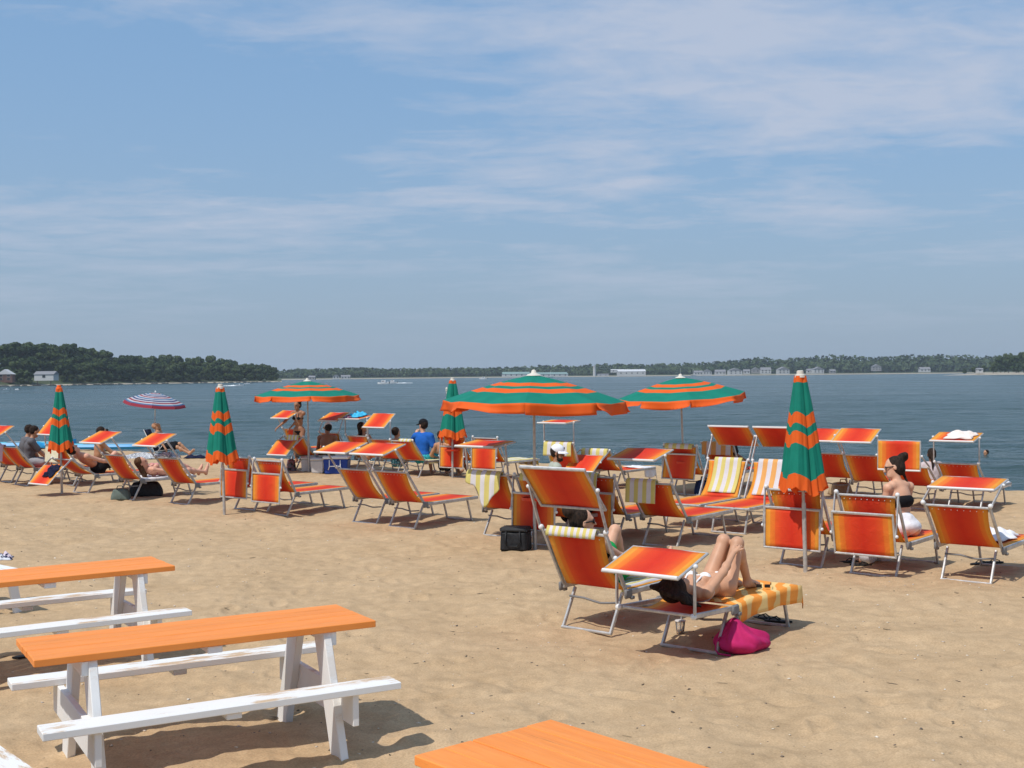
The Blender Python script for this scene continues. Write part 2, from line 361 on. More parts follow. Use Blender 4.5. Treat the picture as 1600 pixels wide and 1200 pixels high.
# water ------------------------------------------------------------
MAT_WATER = mat('bay_water', (0.030, 0.062, 0.075), 0.12, 0, 0.5)
nt, nd, ln, b = nodes(MAT_WATER); b.inputs['IOR'].default_value = 1.33
t = nd.new('ShaderNodeTexCoord')
def wnoise(sx, sy, det, rot=0.2):
    mp_ = nd.new('ShaderNodeMapping'); mp_.inputs['Scale'].default_value = (sx, sy, 1); mp_.inputs['Rotation'].default_value = (0, 0, rot); ln(t.outputs['Object'], mp_.inputs[0])
    n = nd.new('ShaderNodeTexNoise'); n.inputs['Scale'].default_value = 1; n.inputs['Detail'].default_value = det; n.inputs['Roughness'].default_value = 0.6; ln(mp_.outputs[0], n.inputs['Vector']); return n.outputs[0]
w1, w2, w3 = wnoise(0.13, 0.45, 8), wnoise(1.6, 3.6, 4, 0.5), wnoise(0.006, 0.03, 4, 0.1)
bp = nd.new('ShaderNodeBump'); bp.inputs['Strength'].default_value = 1.0; bp.inputs['Distance'].default_value = 1.1
ml = nd.new('ShaderNodeMath'); ml.operation = 'MULTIPLY_ADD'; ln(w2, ml.inputs[0]); ml.inputs[1].default_value = 0.22; ln(w1, ml.inputs[2])
ln(ml.outputs[0], bp.inputs['Height']); ln(bp.outputs[0], b.inputs['Normal'])
# wind streaks ruffle the surface more or less
wr = nd.new('ShaderNodeMapRange'); wr.inputs[1].default_value = 0.38; wr.inputs[2].default_value = 0.62; wr.inputs[3].default_value = 0.10; wr.inputs[4].default_value = 0.26; ln(w3, wr.inputs[0]); ln(wr.outputs[0], b.inputs['Roughness'])
rw = nd.new('ShaderNodeValToRGB'); ln(w3, rw.inputs[0])
for e, (p, c) in zip(rw.color_ramp.elements, ((0.36, (0.022, 0.054, 0.052)), (0.64, (0.036, 0.072, 0.070)))): e.position = p; e.color = (*c, 1)
ln(rw.outputs[0], b.inputs['Base Color'])
# real swell in the sheet where it is near, flat beyond
yw = np.concatenate([np.geomspace(18, 330, 800), [500, 1200, 3000, 5000]])
uw = np.linspace(-1, 1, 300)
YY, UU = np.meshgrid(yw, uw, indexing='ij'); XX = UU*(0.62*YY+4)
fade = np.clip(1-(YY-60)/270, 0, 1)*np.clip((YY-18)/12, 0.3, 1)
ZZ = WATER_Z + 0.8*fade*(0.26*vnoise(XX*0.10, YY*0.34+XX*0.05)+0.15*vnoise(XX*0.28+9, YY*0.8-XX*0.06)+0.07*vnoise(XX*0.7+3, YY*1.7+XX*0.1)+0.035*vnoise(XX*1.6, YY*3.1))
water = link('water', fast_mesh('water', np.stack([XX, YY, ZZ], -1).reshape(-1, 3), grid_quads(len(yw), len(uw)), MAT_WATER)); tag(water, 'grey-blue rippled bay water', kind='structure')
# ================================================================== loungers
SEAT_Z = 0.37; HX = 0.14; BL = 0.66; ARM = 0.45; PAN = 0.48; HW = 0.345
LOUNGERS = {}
class Lounger: pass
def lounger(key, px, py, label, hd=51, a=46, arm=None, pan=17, po=0.0, group='orange sun loungers on the sand', shade=True, al=0.41):
    """px,py: middle of the bar between the head legs. hd heading head->feet, a backrest angle,
    arm: direction of the shade arms in the side plane (None: straight on from the backrest), pan: slope of the shade"""
    p = ground(px, py); p.z = gz(p.x, p.y)-0.01
    root = empty('sun_lounger', p, R(hd), label, 'lounger', group)
    L = Lounger(); L.root = root; L.a = R(a); L.p = p; L.hd = R(hd)
    ca, sa = math.cos(L.a), math.sin(L.a)
    def back(s, y=0.0, off=0.0):        # point along the backrest, off along its front normal
        return Vector((HX-ca*s+sa*off, y, SEAT_Z+sa*s+ca*off))
    L.back = back
    jit = random.uniform(-0.006, 0.006)
    for sgn in (-1, 1):
        y = sgn*HW
        MB().beam((HX-0.02, y, SEAT_Z-0.005), (1.37, y, SEAT_Z), 0.030, 0.048, ch=0.007).build('side_rail', MAT_ALU, root, 'auto')
        MB().beam(back(-0.02, y), back(BL, y), 0.026, 0.040, up=(sa, 0, ca), ch=0.006).build('back_rail', MAT_ALU, root, 'auto')
        MB().beam((HX+0.06, sgn*0.262, SEAT_Z-0.02), (0.0, sgn*0.262, 0.0), 0.024, 0.034, ch=0.005).build('leg', MAT_ALU, root, 'auto')
        MB().beam((1.21, sgn*0.262, SEAT_Z-0.02), (1.32, sgn*0.262, 0.0), 0.024, 0.034, ch=0.005).build('leg', MAT_ALU, root, 'auto')
        MB().box((HX, sgn*(HW+0.020), SEAT_Z-0.01), (0.11, 0.030, 0.085), None, 0.012).box((HX+0.05, sgn*(HW+0.03), SEAT_Z-0.05), (0.05, 0.03, 0.03), None, 0.006).build('hinge_bracket', MAT_BRACKET, root, 'auto')
        MB().ball(back(BL, y+sgn*0.012), 0.027, 10).build('knob', MAT_KNOB, root, True)
    for x0 in (0.0, 1.32):
        MB().tube((x0, -0.275, 0.012), (x0, 0.275, 0.012), 0.014, n=8).build('foot_bar', MAT_ALU, root, 'auto')
    MB().path([(HX-0.03, -0.26, 0.27), (HX-0.05, -0.10, 0.255), (HX-0.02, -0.02, 0.255), (HX-0.06, 0.08, 0.285), (HX-0.03, 0.26, 0.28)], 0.011, 6).build('prop_bar', MAT_BRACKET, root, True)
    MB().tube((1.37, -HW, SEAT_Z), (1.37, HW, SEAT_Z), 0.017, n=8).build('end_bar', MAT_ALU, root, 'auto')
    # sling fabrics with their sag
    def seatf(u, v): return (HX+0.03+v*(1.335-HX), (u*2-1)*(HW-0.017), SEAT_Z+0.022-0.022*math.sin(math.pi*u)*math.sin(math.pi*min(1, v*1.02)))
    MB().grid(seatf, 6, 12, thick=0.004).build('seat_sling', MAT_SLING, root, True)
    bow = 0.040
    def backf(u, v):
        s = 0.015+v*(BL-0.05); w = (HW-0.022)-0.028*math.sin(math.pi*v)**0.8
        return back(s, (u*2-1)*w, 0.012-bow*math.sin(math.pi*v)**0.9-0.012*math.sin(math.pi*u)*math.sin(math.pi*v))
    MB().grid(backf, 8, 14, thick=0.004).build('backrest_sling', MAT_SLING, root, True)
    MB().tube(back(BL-0.035, -HW), back(BL-0.035, HW), 0.014, n=8).build('top_bar', MAT_ALU, root, 'auto')
    ey = MB()
    for k in range(9): ey.ball(back(BL-0.075, -0.27+0.54*k/8, -0.016), 0.0055, 6)
    tag(ey.build('eyelets', MAT_KNOB, root, True), kind='stuff')
    if shade:
        b_ = (math.pi-L.a) if arm is None else R(arm)
        J = back(BL); E = J+Vector((math.cos(b_), 0, math.sin(b_)))*al
        for sgn in (-1, 1):
            y = sgn*(HW+0.024)
            MB().beam((J.x, y, J.z), (E.x, y, E.z), 0.016, 0.032, up=(-math.sin(b_), 0, math.cos(b_)), ch=0.004).build('sunshade_arm', MAT_ALU, root, 'auto')
            MB().ball((E.x, sgn*(HW+0.035), E.z), 0.021, 8).build('knob', MAT_KNOB, root, True)
        t_ = R(pan); d = Vector((math.cos(t_), 0, math.sin(t_))); n_ = Vector((-math.sin(t_), 0, math.cos(t_)))
        c0 = E + d*po; L.pc, L.pd, L.pn = c0, d, n_
        W2 = HW+0.008; fr = MB(); rr = 0.0125
        P = [c0+d*(sx*PAN/2)+Vector((0, sy*W2, 0)) for sx, sy in ((-1, -1), (1, -1), (1, 1), (-1, 1))]
        for i in range(4): fr.tube(P[i], P[(i+1) % 4], rr, n=8)
        for q in P: fr.ball(q, rr*1.1, 6)
        fr.build('sunshade_frame', MAT_ALU, root, 'auto')
        MB().tube(P[0]+n_*0.006+d*0.004, P[3]+n_*0.006+d*0.004, 0.0155, n=8).build('sunshade_hem', MAT_KNOB, root, 'auto')
        wv = random.uniform(0, 6)
        def panf(u, v): return c0+d*((v-0.5)*PAN)+Vector((0, (u*2-1)*W2, 0))+n_*(0.010-0.012*math.sin(math.pi*u)*math.sin(math.pi*v)+0.0025*math.sin(7*u+wv))
        MB().grid(panf, 8, 8, thick=0.004).build('sunshade_sling', MAT_SLING, root, True)
    LOUNGERS[key] = L
    return L
def lworld(L, v):
    v = Vector(v); c, s = math.cos(L.hd), math.sin(L.hd)
    return Vector((L.p.x+c*v.x-s*v.y, L.p.y+s*v.x+c*v.y, L.p.z+v.z))
UP = None; FLAP = dict(al=0.46, arm=263, pan=-92, po=0.02)
lounger(1, 8, 753, 'orange lounger cut by the left edge of the picture', a=50, pan=20)
lounger(2, 33, 758, 'orange lounger with raised sunshade on which the men in grey shirts sit', a=50, pan=30)
lounger(38, 104, 757, 'orange lounger behind the leftmost closed parasol, cream towel over its backrest', a=52, arm=95, pan=48)
lounger(3, 126, 770, 'orange lounger with navy cloth on its drooping sunshade', a=33, arm=222, pan=46, po=-0.05)
lounger(4, 196, 778, 'orange lounger with raised sunshade on which the brown-haired sunbather lies', a=52, pan=24)
lounger(5, 280, 788, 'orange lounger with patterned grey cloth lying over its backrest top', a=52, pan=25)
lounger(6, 382, 796, 'orange lounger with hanging sunshade right behind the second closed parasol pole', a=62, **FLAP)
lounger(7, 432, 804, 'orange empty lounger with hanging sunshade, right neighbour of the second closed parasol', a=62, **FLAP)
lounger(8, 570, 817, 'left of two empty loungers with raised sunshades in front of the blue cooler', a=53, pan=17)
lounger(9, 628, 824, 'right of two empty loungers with raised sunshades in front of the blue cooler', a=53, pan=17)
lounger(10, 463, 722, 'small orange lounger beside the standing woman in bikini', a=62, pan=24)
lounger(11, 473, 736, 'orange lounger under the left open parasol, striped towel on its back', a=50, arm=215, pan=45, po=-0.04)
lounger(12, 524, 731, 'orange lounger of the man with white visor, dark red sunshade raised', a=58, arm=65, pan=24)
lounger(13, 566, 737, 'orange lounger with cyan cloth lying on its level sunshade', a=60, arm=90, pan=8)
lounger(14, 607, 742, 'orange lounger with steeply tilted sunshade between cyan cloth and blue shirt', a=50, arm=92, pan=40)
lounger(15, 641, 744, 'orange lounger with yellow towel on its seat under the man in blue', a=50, shade=False)
lounger(16, 716, 745, 'orange lounger with hanging sunshade behind the pole of the third closed parasol', a=62, **FLAP)
lounger(17, 766, 748, 'orange lounger with hanging sunshade and yellow towel, right of the third closed parasol', a=62, **FLAP)
lounger(35, 880, 764, 'far orange lounger with high level sunshade, yellow towel on its back', a=66, arm=91, pan=5)
lounger(36, 945, 764, 'orange lounger with drooping bright sunshade behind the man in white cap', a=44, arm=212, pan=38, po=-0.05)
lounger(26, 1070, 773, 'orange lounger with dark hanging sunshade at the right open parasol pole', a=64, arm=262, pan=-102)
lounger(27, 1128, 766, 'orange lounger with orange and white towel over its back, behind the white-framed pair', a=62, shade=False)
lounger(28, 1300, 779, 'orange lounger with raised sunshade just right of the tall closed parasol', a=50, pan=24)
lounger(29, 1357, 787, 'empty orange lounger with raised sunshade behind the seated woman', a=52, pan=26)
lounger(30, 1432, 795, 'orange lounger with sunshade standing upright behind the dark-haired woman', a=36, arm=152, pan=88)
lounger(31, 1506, 797, 'orange lounger with cream towel lying on its level sunshade', a=43, arm=90, pan=14)
lounger(18, 778, 838, 'orange lounger with yellow and white towel draped aslant over its back', a=58, arm=98, pan=7)
lounger(19, 850, 851, 'orange lounger with hanging sunshade behind the black cooler bag', a=62, **FLAP)
lounger(23, 938, 847, 'orange lounger with hanging sunshade behind the raised red sunshade', a=62, **FLAP)
lounger(22, 1031, 853, 'orange lounger with folded yellow and white towel on its backrest top', a=52, arm=118, pan=14)
lounger(24, 1130, 812, 'left of two loungers facing the camera, yellow and white towel on its back', hd=232, a=62, arm=117, pan=222)
lounger(25, 1202, 818, 'right of two loungers facing the camera, orange and white towel on its back', hd=232, a=62, arm=117, pan=222)
lounger(32, 1251, 884, 'orange lounger with hanging sunshade behind the tall closed parasol pole', a=62, **FLAP)
lounger(33, 1364, 899, 'orange lounger with hanging sunshade beside the woman in white trousers', a=62, al=0.46, arm=259, pan=-80)
lounger(34, 1509, 909, 'orange lounger with sunshade folded low over its back at the right edge', a=50, arm=28, pan=10)
lounger(20, 916, 990, 'orange lounger with high dark red sunshade, occupied by the woman in green shorts', a=60, arm=112, pan=-50, hd=51)
lounger(21, 1076, 1014, 'nearest orange lounger, laid flat under the woman in bikini', a=3, arm=90, pan=17, al=0.40)

# ================================================================== parasols
def stripes_r(fr):       # canvas colour by distance along the rib (0 top .. 1 rim)
    for lim, c in ((0.06, 1), (0.365, 0), (0.48, 1), (0.565, 0), (0.69, 1), (1.01, 0)):
        if fr < lim: return c
    return 1
BANDS = [0.0, 0.06, 0.2, 0.365, 0.48, 0.565, 0.69, 0.8, 0.9, 1.0]
def pole_tray(root, z, r=0.17):
    MB().lathe([(0.03, z-0.012), (r*0.97, z-0.010), (r, z), (r, z+0.030), (r-0.01, z+0.030), (r-0.012, z+0.004), (0.03, z+0.004)], 20).build('tray', mat('red_plastic_tray', (0.62, 0.05, 0.02), 0.4), root, 'auto')
def open_parasol(px, py, tpx, tpy, width_px, label, rot=0.0, tilt=(0, 0), seed=1, tray=None, top_z=None):
    rs = random.Random(seed); p = ground(px, py)
    root = empty('open_parasol', p, 0, label, 'parasol', 'green and orange open parasols')
    top = pixd(tpx, tpy, p.y); H = top.z-p.z; lean = Vector((top.x-p.x, 0, 0))
    ppm = F_PX/p.y; Rr = width_px/ppm/2*1.03
    ax = Vector((lean.x, 0, H)).normalized()
    MB().tube((0, 0, -0.25), ax*(H-0.05), 0.020, 0.017, 12).build('pole', MAT_POLE, root, 'auto')
    MB().tube((0, 0, -0.2), ax*0.95, 0.025, 0.025, 12).build('lower_pole', MAT_POLE, root, 'auto')
    X = Vector((1, 0, 0)); tl = Matrix.Rotation(R(tilt[0]), 3, 'X') @ Matrix.Rotation(R(tilt[1]), 3, 'Y')
    O = ax*(H-0.03); drop = Rr*0.285
    def cp(fr, th, half):     # canopy point; half 0 on the rib .. 1 mid panel
        r = fr*Rr; z = -drop*(fr**1.22)
        chord = 1-half*(1-math.cos(math.pi/8))
        sag = -0.030*half*fr
        return O + tl @ Vector((r*chord*math.cos(th), r*chord*math.sin(th), z+sag))
    NP = 8
    for k in range(NP):
        t0 = rot+2*math.pi*k/NP; t1 = rot+2*math.pi*(k+1)/NP; mb = MB(); W = 6
        rows = []
        for fr in BANDS:
            row = []
            for i in range(W+1):
                th = t0+(t1-t0)*i/W; a_ = (th-t0)-math.pi/8
                half = 1-abs(a_)/(math.pi/8)
                ch = math.cos(math.pi/8)/math.cos(a_)
                r = fr*Rr*ch; z = -drop*(fr**1.22)-0.022*fr*half
                row.append(O+tl @ Vector((r*math.cos(th), r*math.sin(th), z)))
            rows.append(row)
        V = [q for row in rows for q in row]; fs = []; mi = []
        for j in range(len(BANDS)-1):
            c = stripes_r((BANDS[j]+BANDS[j+1])/2)
            for i in range(W):
                fs.append((j*(W+1)+i, j*(W+1)+i+1, (j+1)*(W+1)+i+1, (j+1)*(W+1)+i)); mi.append(c)
        mb.add(V, fs, mi); pn = mb.build('canopy_panel', [MAT_GREEN, MAT_ORANGE], root, True)
        # valance: a loose flap that the breeze moves
        rim = rows[-1]; out = Vector((math.cos((t0+t1)/2), math.sin((t0+t1)/2), 0))
        fl = rs.choice((0.05, 0.3, 0.6, 1.0, 1.5)); vh = rs.uniform(0.13, 0.155); ph = rs.uniform(0, 6); va = MB()
        def valf(u, v):
            x = u*W; i = min(int(x), W-1); q = rim[i].lerp(rim[i+1], x-i)
            e = abs(u-0.5)*2
            w = 0.035*math.sin(5*u+ph)*v*(1+0.5*math.sin(11*u))
            ang = fl*v*(0.5+0.5*math.sin(3*u+ph))
            return q+out*(vh*v*math.sin(ang)+w)+Vector((0, 0, -vh*v*math.cos(ang)))
        va.grid(valf, 12, 4, thick=0.003); va.build('valance', MAT_ORANGE, pn, True)
        MB().tube(O+tl @ Vector((0, 0, -0.03)), O+tl @ Vector((Rr*0.985*math.cos(t0), Rr*0.985*math.sin(t0), -drop-0.012)), 0.007, 0.005, 6).build('rib', MAT_POLE, root, True)
        a = O+tl @ Vector((Rr*0.5*math.cos(t0), Rr*0.5*math.sin(t0), -drop*0.45-0.02))
        MB().tube(ax*(H-0.50), a, 0.006, 0.005, 6).build('strut', MAT_POLE, root, True)
    MB().lathe([(0.03, H-0.53), (0.035, H-0.52), (0.035, H-0.46), (0.02, H-0.45)], 12, (lean.x*0.78, 0, 0)).build('slider', MAT_KNOB, root, 'auto')
    MB().lathe([(0.10, -0.012), (0.085, 0.006), (0.05, 0.016), (0.035, 0.03), (0.028, 0.055), (0.012, 0.068)], 14, O).build('finial', mat('cream_plastic', (0.62, 0.58, 0.50), 0.5), root, 'auto')
    if tray: pole_tray(root, tray)
    return root
def closed_parasol(px, py, tpx, tpy, bottom_py, width_px, label, seed=1, tray=None, cap=True):
    rs = random.Random(seed); p = ground(px, py); top = pixd(tpx, tpy, p.y); H = top.z-p.z; lx = top.x-p.x
    root = empty('closed_parasol', p, 0, label, 'parasol', 'green and orange closed parasols')
    zb = pixd(tpx, bottom_py, p.y).z-p.z; ppm = F_PX/p.y; Rb = width_px/ppm/2
    ax = Vector((lx, 0, H)).normalized()
    MB().tube((0, 0, -0.25), ax*(H-0.02), 0.019, 0.017, 12).build('pole', MAT_POLE, root, 'auto')
    MB().tube((0, 0, -0.2), ax*0.80, 0.0245, 0.0245, 12).build('lower_pole', MAT_POLE, root, 'auto')
    z1 = H-0.06; Lc = z1-zb; n = 96; off = rs.uniform(0, 6.28)
    NL = 4; cuts = [(k+rs.uniform(-0.14, 0.14)*(k > 0))/NL for k in range(NL)]; off = -1.57+rs.uniform(0.15, 0.6); cuts.append(cuts[0]+1)
    amp = [rs.uniform(0.85, 1.15) for _ in range(NL)]
    tl = [0.0, 0.025, 0.055, 0.1, 0.16, 0.22, 0.27, 0.32, 0.37, 0.42, 0.455, 0.49, 0.545, 0.60, 0.66, 0.72, 0.79, 0.87, 0.90, 0.94, 0.97, 1.0]
    cols = [1 if (t < 0.055 or 0.32 <= t < 0.42 or 0.49 <= t < 0.60 or t >= 0.87) else 0 for t in tl]
    V = []; fs = []; mi = []
    for t_ in tl:
        for i in range(n):
            q = (i/n-cuts[0]) % 1+cuts[0]
            k = max(j for j in range(NL) if cuts[j] <= q+1e-9); fx = (q-cuts[k])/(cuts[k+1]-cuts[k]); th = 2*math.pi*q+off
            lob = 1-abs(2*fx-1)**1.35; low = 1-lob
            base = 0.045+(Rb*1.04-0.045)*(0.10+0.90*t_)**0.95
            r = base*(0.66+0.34*amp[k]*lob**0.7) + 0.012*math.sin(th*13+k*2+3*t_)*t_ + 0.008*math.sin(th*29+k)*t_
            z = z1-t_*Lc*0.92-0.085*Lc*low*(0.35+0.65*t_)*min(1, t_*5)
            if t_ > 0.87: r *= 1+0.06*math.sin(th*21+off)*((t_-0.87)/0.13)
            sx = lx*z/H
            V.append((sx+r*math.cos(th), r*math.sin(th)*0.85, z+(0.014*math.sin(th*17+off) if t_ == 1.0 else 0)))
    for j in range(len(tl)-1):
        for i in range(n):
            fs.append((j*n+i, j*n+(i+1) % n, (j+1)*n+(i+1) % n, (j+1)*n+i)); mi.append(cols[j])
    mb = MB(); mb.add(V, fs, mi); mb.build('folded_canopy', [MAT_GREEN, MAT_ORANGE], root, True)
    MB().lathe([(0.062, -0.02), (0.058, 0.012), (0.042, 0.02), (0.040, 0.055), (0.026, 0.062)], 14, (lx*z1/H, 0, z1)).build('finial', mat('cream_plastic', (0.62, 0.58, 0.50) if cap else ORANGE, 0.5), root, 'auto')
    if tray: pole_tray(root, tray)
    return root
closed_parasol(97, 771, 92, 602, 708, 42, 'closed parasol near the left edge, in front of the men in grey', seed=3, cap=False)
closed_parasol(351, 803, 344, 600, 727, 49, 'closed parasol with hanging sunshade behind its pole, left of the standing bather', seed=5)
closed_parasol(707, 747, 707, 590, 688, 44, 'closed parasol partly behind the big open parasol', seed=9, tray=0.62)
closed_parasol(1259, 893, 1250, 579, 774, 73, 'tall closed parasol standing nearest on the right', seed=12)
open_parasol(483, 737, 480, 593, 156, 'smaller open parasol over the standing woman in bikini', rot=0.23, seed=4)
open_parasol(836, 859, 834, 582, 278, 'largest open parasol in the middle, above the man in white cap', rot=R(-6), seed=8, tray=0.66, tilt=(0, 1))
open_parasol(1070, 774, 1063, 587, 193, 'open parasol with tilted canopy beside the loungers facing the camera', rot=0.0, seed=2, tilt=(3, -3), tray=0.62)
# ================================================================== picnic tables
MAT_OPAINT = noisy('orange_paint', (0.81, 0.245, 0.045), (0.87, 0.295, 0.064), 3, 0.55, stretch=(1, 9, 1), lo=0.3, hi=0.7, bump=0.25)
nt, nd, ln, b = nodes(MAT_OPAINT)     # scuffs, sand dust and grain cracks in the paint; every board a shade of its own
t = nd.new('ShaderNodeTexCoord'); mp_ = nd.new('ShaderNodeMapping'); ln(t.outputs['Object'], mp_.inputs[0]); mp_.inputs['Scale'].default_value = (1.2, 26, 26)
gr = nd.new('ShaderNodeTexNoise'); gr.inputs['Scale'].default_value = 1.6; gr.inputs['Detail'].default_value = 7; gr.inputs['Roughness'].default_value = 0.7; ln(mp_.outputs[0], gr.inputs['Vector'])
crk = nd.new('ShaderNodeMapRange'); crk.inputs[1].default_value = 0.30; crk.inputs[2].default_value = 0.37; crk.inputs[3].default_value = 0.72; crk.inputs[4].default_value = 1.0; ln(gr.outputs[0], crk.inputs[0])
oi = nd.new('ShaderNodeObjectInfo'); mr = nd.new('ShaderNodeMapRange'); mr.inputs[3].default_value = 0.93; mr.inputs[4].default_value = 1.05; ln(oi.outputs['Random'], mr.inputs[0])
mm = nd.new('ShaderNodeMath'); mm.operation = 'MULTIPLY'; ln(crk.outputs[0], mm.inputs[0]); ln(mr.outputs[0], mm.inputs[1])
hs = nd.new('ShaderNodeHueSaturation'); ln(b.inputs['Base Color'].links[0].from_socket, hs.inputs['Color']); ln(mm.outputs[0], hs.inputs['Value'])
du = nd.new('ShaderNodeTexNoise'); du.inputs['Scale'].default_value = 2.3; du.inputs['Detail'].default_value = 9; du.inputs['Roughness'].default_value = 0.7; ln(t.outputs['Object'], du.inputs['Vector'])
dr_ = nd.new('ShaderNodeMapRange'); dr_.inputs[1].default_value = 0.60; dr_.inputs[2].default_value = 0.72; dr_.inputs[4].default_value = 0.35; ln(du.outputs[0], dr_.inputs[0])
mx = nd.new('ShaderNodeMix'); mx.data_type = 'RGBA'; ln(dr_.outputs[0], mx.inputs[0]); ln(hs.outputs[0], mx.inputs['A']); mx.inputs['B'].default_value = (0.70, 0.42, 0.22, 1); ln(mx.outputs['Result'], b.inputs['Base Color'])
MAT_WPAINT = mat('worn_white_paint', (0.78, 0.77, 0.74), 0.6); nt, nd, ln, b = nodes(MAT_WPAINT)
t = nd.new('ShaderNodeTexCoord'); mp_ = nd.new('ShaderNodeMapping'); ln(t.outputs['Object'], mp_.inputs[0]); mp_.inputs['Scale'].default_value = (3.0, 14, 6)
n = nd.new('ShaderNodeTexNoise'); n.inputs['Scale'].default_value = 1.0; n.inputs['Detail'].default_value = 9; n.inputs['Roughness'].default_value = 0.72; ln(mp_.outputs[0], n.inputs['Vector'])
mpb = nd.new('ShaderNodeMapping'); ln(t.outputs['Object'], mpb.inputs[0]); mpb.inputs['Scale'].default_value = (1.3, 2.5, 1)
nb_ = nd.new('ShaderNodeTexNoise'); nb_.inputs['Scale'].default_value = 1.0; nb_.inputs['Detail'].default_value = 3; ln(mpb.outputs[0], nb_.inputs['Vector'])
ge = nd.new('ShaderNodeNewGeometry'); sp = nd.new('ShaderNodeSeparateXYZ'); ln(ge.outputs['True Normal'], sp.inputs[0])
su = nd.new('ShaderNodeMath'); su.operation = 'MULTIPLY_ADD'; ln(nb_.outputs[0], su.inputs[0]); su.inputs[1].default_value = 0.75; ln(n.outputs[0], su.inputs[2])
rp = nd.new('ShaderNodeMapRange'); rp.inputs[1].default_value = 0.93; rp.inputs[2].default_value = 1.03; ln(su.outputs[0], rp.inputs[0])
mu = nd.new('ShaderNodeMath'); mu.operation = 'MULTIPLY'; mu.use_clamp = True; ln(rp.outputs[0], mu.inputs[0]); ln(sp.outputs[2], mu.inputs[1])
mx = nd.new('ShaderNodeMix'); mx.data_type = 'RGBA'; ln(mu.outputs[0], mx.inputs[0]); mx.inputs['A'].default_value = (0.78, 0.775, 0.75, 1); mx.inputs['B'].default_value = (0.56, 0.40, 0.25, 1); ln(mx.outputs['Result'], b.inputs['Base Color'])
def picnic_table(cx, cy, ang, label, length=1.97, width=0.645, nb=5, dz=0.0):
    z0 = 0.005+dz
    root = empty('picnic_table', (cx, cy, z0), R(ang), label, 'picnic table', 'orange and white picnic tables')
    bw = width/nb
    for k in range(nb):
        y = -width/2+bw*(k+0.5); e = random.uniform(-0.004, 0.004)
        MB().box((e, y, 0.73+random.uniform(-0.0015, 0.0015)), (length, bw-0.007, 0.042), None, 0.004).build('top_board', MAT_OPAINT, root)
    for sy in (-1, 1):
        MB().box((0.0, sy*0.60, 0.418), (length+0.02, 0.195, 0.042), None, 0.004).build('bench_board', MAT_WPAINT, root)
    for sx in (-1, 1):
        x = sx*0.70
        for sy in (-1, 1):
            MB().beam((x, sy*0.225, 0.70), (x, sy*0.545, -0.12), 0.05, 0.17, up=(0, 1, 0.35), ch=0.004).build('leg', MAT_WPAINT, root)
        MB().box((x+sx*0.042, 0, 0.30), (0.04, 1.34, 0.19), None, 0.004).build('cross_beam', MAT_WPAINT, root)
        MB().box((x+sx*0.042, 0, 0.665), (0.04, width-0.05, 0.085), None, 0.004).build('top_cleat', MAT_WPAINT, root)
    MB().box((0, 0, 0.685), (0.09, width-0.06, 0.042), None, 0.004).build('middle_cleat', MAT_WPAINT, root)
    for sy in (-1, 1): MB().box((0, sy*0.60, 0.378), (0.09, 0.16, 0.036), None, 0.004).build('bench_cleat', MAT_WPAINT, root)
    return root
def corners(cs, z=0.755):
    return [pix(x, y, z) for x, y in cs]
_c = corners(((65, 1032), (583, 970), (530, 944), (14, 998))); _m = sum(_c, Vector())/4; _d = (_c[1]-_c[0])+(_c[2]-_c[3])
picnic_table(_m.x, _m.y, math.degrees(math.atan2(_d.y, _d.x)), 'orange topped picnic table with white benches, whole in view at lower left', length=_d.length/2, width=((_c[2]-_c[1]).length+(_c[3]-_c[0]).length)/2)
_a, _b = corners(((277, 884), (230, 868))); _p = (_b-_a).normalized(); _ax = Vector((_p.y, -_p.x, 0)); _m = (_a+_b)/2-_ax*0.985
picnic_table(_m.x, _m.y, math.degrees(math.atan2(_ax.y, _ax.x))-2, 'orange topped picnic table cut by the left edge, farther of the two at left', width=0.66)
_a, _b, _e = corners(((624, 1172), (862, 1123), (1100, 1195)), 0.757); _ax = (_e-_b).normalized(); _pp = Vector((_ax.y, -_ax.x, 0)); _w = abs((_a-_b).dot(_pp)); _pp *= math.copysign(1, (_a-_b).dot(_pp)); _m = _b+_ax*0.985+_pp*_w/2
picnic_table(_m.x, _m.y, math.degrees(math.atan2(_ax.y, _ax.x)), 'bare orange table top rising at the bottom edge of the picture', width=_w)
_q = pix(0, 1168, 0.446); _ax = Vector((0.65, -0.76, 0)); _nn = Vector((0.76, 0.65, 0)); _m = _q-_nn*0.68-_ax*0.45
picnic_table(_m.x, _m.y, math.degrees(math.atan2(_ax.y, _ax.x)), 'picnic table of which only a white bench corner shows at bottom left')
